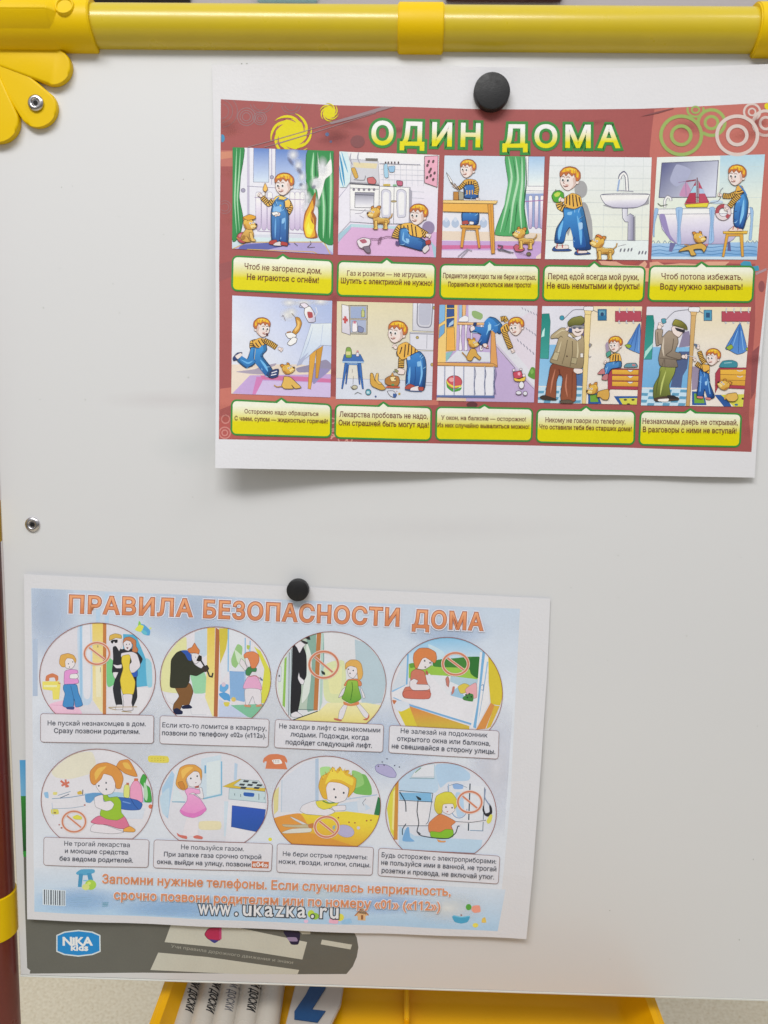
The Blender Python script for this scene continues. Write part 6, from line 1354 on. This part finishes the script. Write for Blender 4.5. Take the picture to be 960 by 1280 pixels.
caption2(K2[6], '130,715 852,742 842,950 127,928', [('Не бери острые предметы:', 172, 805, 805, 832, 33), ('ножи, гвозди, иголки, спицы.', 142, 862, 828, 890, 33)])
caption2(K2[7], '48,675 902,732 890,928 42,870', [('Будь осторожен с электроприборами:', 68, 738, 875, 785, 33), ('не пользуйся ими в ванной, не трогай', 65, 790, 875, 838, 33), ('розетки и провода, не включай утюг.', 68, 845, 860, 893, 33)])
# ------------------------------------------------------------------ print on the board itself
A = Art(BOARD)
A.K(0, 0, 1)
A.begin('road_print', EA, 2)
RD = '5f5f59'
A.P(('4c94c4', '6ca4c8', (30, 950), (30, 990)), [(24.5, 950), (60, 950), (60, 996), (26, 996)])
A.P(('2f7c34', '1c4c24', (30, 996), (30, 1060)), [(26, 995), (60, 995), (60, 1068), (29, 1068)])
A.P('2c8c34', [(29, 1064), (60, 1064), (60, 1071), (29.3, 1071)])
A.P(RD, [(29.5, 1071), (60, 1071), (200, 1100), (420, 1140), (440, 1160), (446, 1172), (448, 1184), (446, 1196), (441, 1208), (433, 1217.5), (373, 1217.8), (180, 1215.8), (37, 1217.0), (38, 1213), (34, 1210), (31.5, 1140)])
A.K(180, 1140, 2.526)
A.P('b9b8ac', '85,40 300,50 515,95 500,150 300,118 65,95'); A.P('b9b8ac', '45,128 200,142 490,183 485,196 300,196 20,183')
A.P('b9b8ac', '562,87 657,103 652,118 558,102'); A.P('b9b8ac', '480,50 525,58 525,70 500,70')
A.end()
A.begin('road_lettering', EA, 22)
tx = 'Учи правила дорожного движения и знаки'
A.T(tx, 85, 112, 470, 164, 9.5, '9d9c92')
A.end()
A.begin('printed_shoes', EA, 22)
A.C('a82c50', '192,70 205,52 240,50 240,88 205,86', 2, '6c1c3c'); A.C('3c3c7c', '205,86 235,90 222,98'); A.P('b0406c', '238,40 245,40 245,86 238,86')
A.end(); A.begin('printed_shoes', EA, 22)
A.C('25213c', '440,60 490,62 492,85 486,102 465,102 455,85'); A.C('8c7c9c', '452,80 480,80 485,92 460,92')
A.end()
A.K(0, 900, 3.367)
A.begin('badge', EA, 22, 'white framed blue badge with white lettering')
oc = [(237, 905), (270, 890), (330, 883), (390, 890), (423, 905), (424, 975), (390, 989), (330, 996), (270, 989), (237, 975)]
A.P('c6d0d4', oc); cx, cy = 330, 940
A.P('1f7fbf', [(cx + (x - cx) * .945, cy + (y - cy) * .90) for x, y in oc])
A.T('NiKA', 266, 947, 388, 947, 33, 'd8dcdc', edge=[('d8dcdc', 5)], track=.95); A.T('kids', 300, 969, 370, 970, 25, 'd8dcdc', edge=[('d8dcdc', 3.5)])
A.end()
A.K(0, 0, 1)
A.begin('maker_mark', EA, 2); A.T('A', 299, 84.5, 305, 84.7, 6, '8a8c88'); A.E('9a9c98', 308.5, 80, 1.3, n=8); A.end()
A.begin('smudges', EA, 4, soft=True)
for c, a, x, y, rx, ry in (('b9a9ac', .10, 210, 500, 90, 14), ('a9b8b8', .10, 240, 560, 60, 30), ('b4aab0', .05, 560, 660, 200, 20)):
    A.softspot(c, a, x, y, rx, ry)
A.end()['kind'] = 'stuff'
A.begin('marker_specks', EA, 20)
for i in range(26):
    x, y = random.uniform(40, 255), random.uniform(180, 690)
    if i > 13: x, y = random.uniform(700, 950), random.uniform(640, 1200)
    A.E('8f918c', x, y, random.uniform(.3, .7), random.uniform(.3, .9), n=7)
A.end()['kind'] = 'stuff'

# ------------------------------------------------------------------ magnets
def magnet(px, z, r, label):
    p = unproj(px, z + .004)
    base = (p.x, p.y, z)
    prof = [(0, .0), (r * .96, .0), (r, .0006), (r, .0042), (r * .965, .0049), (r * .90, .0051), (0, .0052)]
    bm = lathe(prof, base, 64)
    o = auto_smooth(from_bm('round_magnet', bm, M_MAG, None, base), 40)
    tag(o, label, 'magnet', 'round black magnets holding the posters')
magnet((615, 114), h_upper(.062, .19) + .0002, .0093, 'large black round magnet pinning the top of the upper poster')
magnet((372, 738), h_lower(-.047, -.047) + .0002, .0062, 'small black round magnet pinning the top of the lower poster')

# ------------------------------------------------------------------ tray under the board with what lies in it
HB = (M @ Vector((0, YB, 0))).z
HT = HB - .050                       # inside floor of the tray (world height)
Mi = M.inverted()
def wpt(px, h): return M @ unproj_h(px, h)
backL = wpt((226, 1232), HT); backR = wpt((812, 1246), HT)
TR = bpy.data.objects.new('tray', None)
fx0 = wpt((205, 1279), HT); fx1 = wpt((824, 1279), HT)
def wbox_shell():
    """open tray with rounded inner corners, real walls, built in world axes"""
    yb = backR.y; xl_, xr_ = wpt((193, 1262), HT + .030).x + .014, wpt((824, 1262), HT + .030).x - .014
    yf = yb - .13
    H_ = .030; T_ = .0028; fl = .008    # wall height, thickness, flare
    def ring(dx, z, n=7, r=.018, fo=0):
        out = []
        for cx, cy, a0 in ((xr_ + dx - r, yb + dx - r, 0), (xl_ - dx + r, yb + dx - r, 90), (xl_ - dx + r, yf - dx + r, 180), (xr_ + dx - r, yf - dx + r, 270)):
            for i in range(n):
                a = rad(a0 + 90 * i / (n - 1)); out.append((cx + r * math.cos(a), cy + r * math.sin(a), z))
        return out
    prof = [(-.012, HT), (-.004, HT + .0012), (0, HT + .005), (fl, HT + H_), (fl + .003, HT + H_ + .0012), (fl + .006, HT + H_), (fl + .006, HT + H_ - .004), (fl + .0035, HT + H_ - .004), (T_, HT - .001), (-.006, HT - .003)]
    bm = bmesh.new(); rings = [[bm.verts.new(p) for p in ring(d, z, r=.018 + max(0, d))] for d, z in prof]
    n = len(rings[0])
    for a, b_ in zip(rings, rings[1:]):
        for i in range(n): bm.faces.new((a[i], a[(i + 1) % n], b_[(i + 1) % n], b_[i]))
    bm.faces.new(rings[0]); bm.faces.new(rings[-1][::-1])
    bmesh.ops.recalc_face_normals(bm, faces=bm.faces[:])
    return bm, (xl_, xr_, yf, yb)
bm, (tx0, tx1, tyf, tyb) = wbox_shell()
def wobj(name, bm, m, parent=None, base=None, ang=40):
    b_ = Vector(base if base is not None else parent['wbase'])
    bmesh.ops.translate(bm, verts=bm.verts, vec=-b_)
    me = bpy.data.meshes.new(name); bm.to_mesh(me); bm.free(); me.materials.append(m)
    o = bpy.data.objects.new(name, me); COL.objects.link(o)
    if parent is not None: o.parent = parent
    else: o.location = b_; o['wbase'] = list(b_)
    return auto_smooth(o, ang)
# the tray hangs on the easel: part of it
EA['wbase'] = [0, 0, 0]
def wpart(name, bm, m, ang=40):
    bmesh.ops.transform(bm, matrix=(M @ Matrix.Translation(base_of(EA))).inverted(), verts=bm.verts)
    me = bpy.data.meshes.new(name); bm.to_mesh(me); bm.free(); me.materials.append(m)
    o = bpy.data.objects.new(name, me); COL.objects.link(o); o.parent = EA
    return auto_smooth(o, ang)
tray = wpart('tray', bm, M_TRAY)
def wbox(x0, x1, y0, y1, z0, z1, bev=.0008):
    bm = bmesh.new(); bmesh.ops.create_cube(bm, size=1, matrix=Matrix.Translation(((x0 + x1) / 2, (y0 + y1) / 2, (z0 + z1) / 2)) @ Matrix.Diagonal((x1 - x0, y1 - y0, z1 - z0, 1)))
    if bev: bmesh.ops.bevel(bm, geom=bm.edges[:], offset=bev, segments=3, affect='EDGES')
    return bm
# rib with a rounded pocket end in the right part of the tray
rx = wpt((508, 1262), HT).x
bm = wbox(rx - .0016, rx + .0016, tyb - .034, tyb - .0010, HT + .0003, HT + .010, .0008)
rib = wpart('tray_rib', bm, M_TRAY)
# brackets from the legs to the tray
wpart('tray_bracket', wbox(tx0 - .0, tx1 + .0, tyb + .012, tyb + .020, HT + .004, HT + .020, .002), M_TRAY)

# markers lying side by side, caps towards the board
def marker(pa, pb, r, label, text, col_text, tside=0.0, italic=False):
    h = HT + r + .0006
    a = wpt(pa, h); b_ = wpt(pb, h); TL = (b_ - a).length * .93; d = (b_ - a).normalized()
    a = a - d * .020; e = a + d * .118
    root = bpy.data.objects.new('board_marker', None); COL.objects.link(root); root.location = a; root['base'] = [0, 0, 0]
    q = d.to_track_quat('Z', 'Y'); root.rotation_euler = q.to_euler(); root.empty_display_size = .01
    tag(root, label, 'marker pen', 'white board markers lying in the tray')
    def cyl(name, prof, m):
        bm = lathe(prof, (0, 0, 0), 32); me = bpy.data.meshes.new(name); bm.to_mesh(me); bm.free(); me.materials.append(m)
        o = bpy.data.objects.new(name, me); COL.objects.link(o); o.parent = root; return auto_smooth(o, 35)
    cyl('barrel', [(0, 0), (r * .9, 0), (r, .0008), (r, .098), (r * .96, .099), (r * .96, .104), (0, .104)], M_PEN)
    cyl('end_plug', [(0, .1041), (r * .82, .1041), (r * .82, .110), (r * .7, .1115), (0, .1115)], M_MAG)
    if text:
        V, Fc, x0, x1, _lp = glyphs(text, 1.0, 2)
        L_ = .0030 * len(text); sc = L_ / (x1 - x0)
        up = root.rotation_euler.to_matrix().inverted() @ Vector((0, 0, 1))
        phi0 = math.atan2(up.y, up.x) + tside
        rr_ = r + .00006; vs = []
        bm = bmesh.new()
        for x, y in V: bm.verts.new((x * sc, y * sc * 1.75, 0))
        bm.verts.ensure_lookup_table()
        for F_ in Fc:
            for f in F_:
                try: bm.faces.new([bm.verts[i] for i in f])
                except ValueError: pass
        wd = .00022 if col_text is M_TXT else .00006
        for lp in _lp:
            q_ = [Vector((V[i][0] * sc, V[i][1] * sc * 1.75, 0)) for i in lp]
            for p_, n_ in zip(q_, q_[1:] + q_[:1]):
                dd = n_ - p_
                if dd.length < 1e-7: continue
                nn = Vector((-dd.y, dd.x, 0)).normalized() * wd
                bm.faces.new([bm.verts.new(v) for v in (p_ + nn, p_ - nn, n_ - nn, n_ + nn)])
        bmesh.ops.delete(bm, geom=[v for v in bm.verts if not v.link_faces], context='VERTS')
        hs = .0006
        for k in range(-3, 14):
            bmesh.ops.bisect_plane(bm, geom=bm.verts[:] + bm.edges[:] + bm.faces[:], plane_co=(0, k * hs, 0), plane_no=(0, 1, 0))
        for v in bm.verts:
            x, y = v.co.x, v.co.y; ph = phi0 + (y - .0022) / r * TS
            v.co = (rr_ * math.cos(ph), rr_ * math.sin(ph), .020 + TL - L_ + (x - x0 * sc))
        bmesh.ops.recalc_face_normals(bm, faces=bm.faces[:])
        me = bpy.data.meshes.new('lettering'); bm.to_mesh(me); bm.free(); me.materials.append(col_text)
        o = bpy.data.objects.new('lettering', me); COL.objects.link(o); o.parent = root
TS = -1
M_TXT = mat('black_print', (.02, .02, .022), .5, .3, noise=.2, nscale=400)
M_TXT2 = mat('grey_print', (.13, .13, .15), .5, .3, noise=.2, nscale=400)
marker((240, 1222), (227, 1279), .0080, 'white marker leaning at the left wall of the tray with slanted black lettering', 'ДЛЯ БЕЛОЙ ДОСКИ', M_TXT, -.55)
marker((267, 1222), (253, 1279), .0079, 'second white marker from the left wall of the tray', 'ДЛЯ БЕЛОЙ ДОСКИ', M_TXT, -.55)
marker((292, 1222), (280, 1279), .0079, 'middle white marker of five with thin grey lettering', 'для белой доски', M_TXT2, -.3)
marker((317, 1222), (307, 1279), .0079, 'white marker with upright bold black lettering beside the blank one', 'ДЛЯ БЕЛОЙ ДОСКИ', M_TXT, -.35)
marker((343, 1222), (334, 1279), .0079, 'blank white marker showing no lettering beside the tile', '', M_TXT)

# tile with a figure seven
def tile():
    h = HT + .010
    P = [wpt(p, h) for p in ((373, 1215), (432, 1215), (426, 1255), (408, 1292), (352, 1300))]
    c = sum((p for p in P), Vector()) / len(P)
    bm = bmesh.new(); z0, z1 = -.003, 0
    lo = [bm.verts.new((p.x - c.x, p.y - c.y, z0)) for p in P]; hi = [bm.verts.new((p.x - c.x, p.y - c.y, z1)) for p in P]
    n = len(P)
    bm.faces.new(lo); bm.faces.new(hi[::-1])
    for i in range(n): bm.faces.new((lo[i], lo[(i + 1) % n], hi[(i + 1) % n], hi[i]))
    bmesh.ops.recalc_face_normals(bm, faces=bm.faces[:])
    bmesh.ops.bevel(bm, geom=bm.edges[:], offset=.0006, segments=2, affect='EDGES')
    root = bpy.data.objects.new('number_tile', None); COL.objects.link(root); root.location = c
    tag(root, 'white plastic tile with an upside down blue figure 7 in the tray', 'number tile')
    me = bpy.data.meshes.new('plate'); bm.to_mesh(me); bm.free(); me.materials.append(M_CARD)
    o = bpy.data.objects.new('plate', me); COL.objects.link(o); o.parent = root; auto_smooth(o, 30)
    q = [(390, 1229), (407, 1228.5), (407, 1236), (390, 1263), (407, 1265), (397, 1279), (368, 1275), (368, 1265.5), (382, 1245)]
    Q = [wpt(p, h) - c for p in q]
    bm = bmesh.new(); f = bm.faces.new([bm.verts.new((v.x, v.y, .0002)) for v in Q]); 
    ex = bmesh.ops.extrude_face_region(bm, geom=[f]); bmesh.ops.translate(bm, verts=[g for g in ex['geom'] if isinstance(g, bmesh.types.BMVert)], vec=(0, 0, .0007)); bmesh.ops.recalc_face_normals(bm, faces=bm.faces[:])
    me = bpy.data.meshes.new('figure_seven'); bm.to_mesh(me); bm.free(); me.materials.append(mat('blue_plastic', (.005, .055, .17), .45, .4, noise=.1, nscale=200))
    o = bpy.data.objects.new('figure_seven', me); COL.objects.link(o); o.parent = root
tile()

# ------------------------------------------------------------------ things on the wall far behind, seen as slivers above the rail
def wallthing(name, px0, px1, ybot, hgt, colr, label, cat, tilt=0.0):
    yw = 1.78
    o0 = M @ CP
    def onw(p):
        d = M.to_3x3() @ ray(p); t = (yw - o0.y) / d.y; return o0 + d * t
    a, b_ = onw((px0, ybot)), onw((px1, ybot))
    root_m = mat(name + '_paint', colr, .6, .3, noise=.1, nscale=30)
    bm = bmesh.new(); bmesh.ops.create_cube(bm, size=1, matrix=Matrix.Diagonal((b_.x - a.x, .02, hgt, 1)))
    bmesh.ops.bevel(bm, geom=bm.edges[:], offset=.003, segments=2, affect='EDGES')
    o = wobj(name, bm, root_m, None, (0, 0, 0)); o.location = ((a.x + b_.x) / 2, yw, a.z + hgt / 2)
    if tilt: o.rotation_euler = (0, tilt, 0)
    del o['wbase']
    tag(o, label, cat)
wallthing('picture_frame', 557, 702, 1.6, .22, (.07, .02, .01), 'dark brown frame on the far wall glimpsed above the middle of the rail', 'frame')
wallthing('wall_shelf', 108, 238, 3.4, .02, (.04, .03, .03), 'thin dark shelf on the far wall glimpsed above the left of the rail', 'shelf', -.012)
wallthing('pale_blue_card', 322, 396, 3.2, .12, (.45, .68, .70), 'pale blue card on the far wall glimpsed above the rail', 'card')
bpy.data.objects.remove(_to)
for k in ('base', 'wbase'):
    for o in bpy.data.objects:
        if k in o: del o[k]
SC.cycles.transparent_max_bounces = 48
bpy.context.view_layer.update()
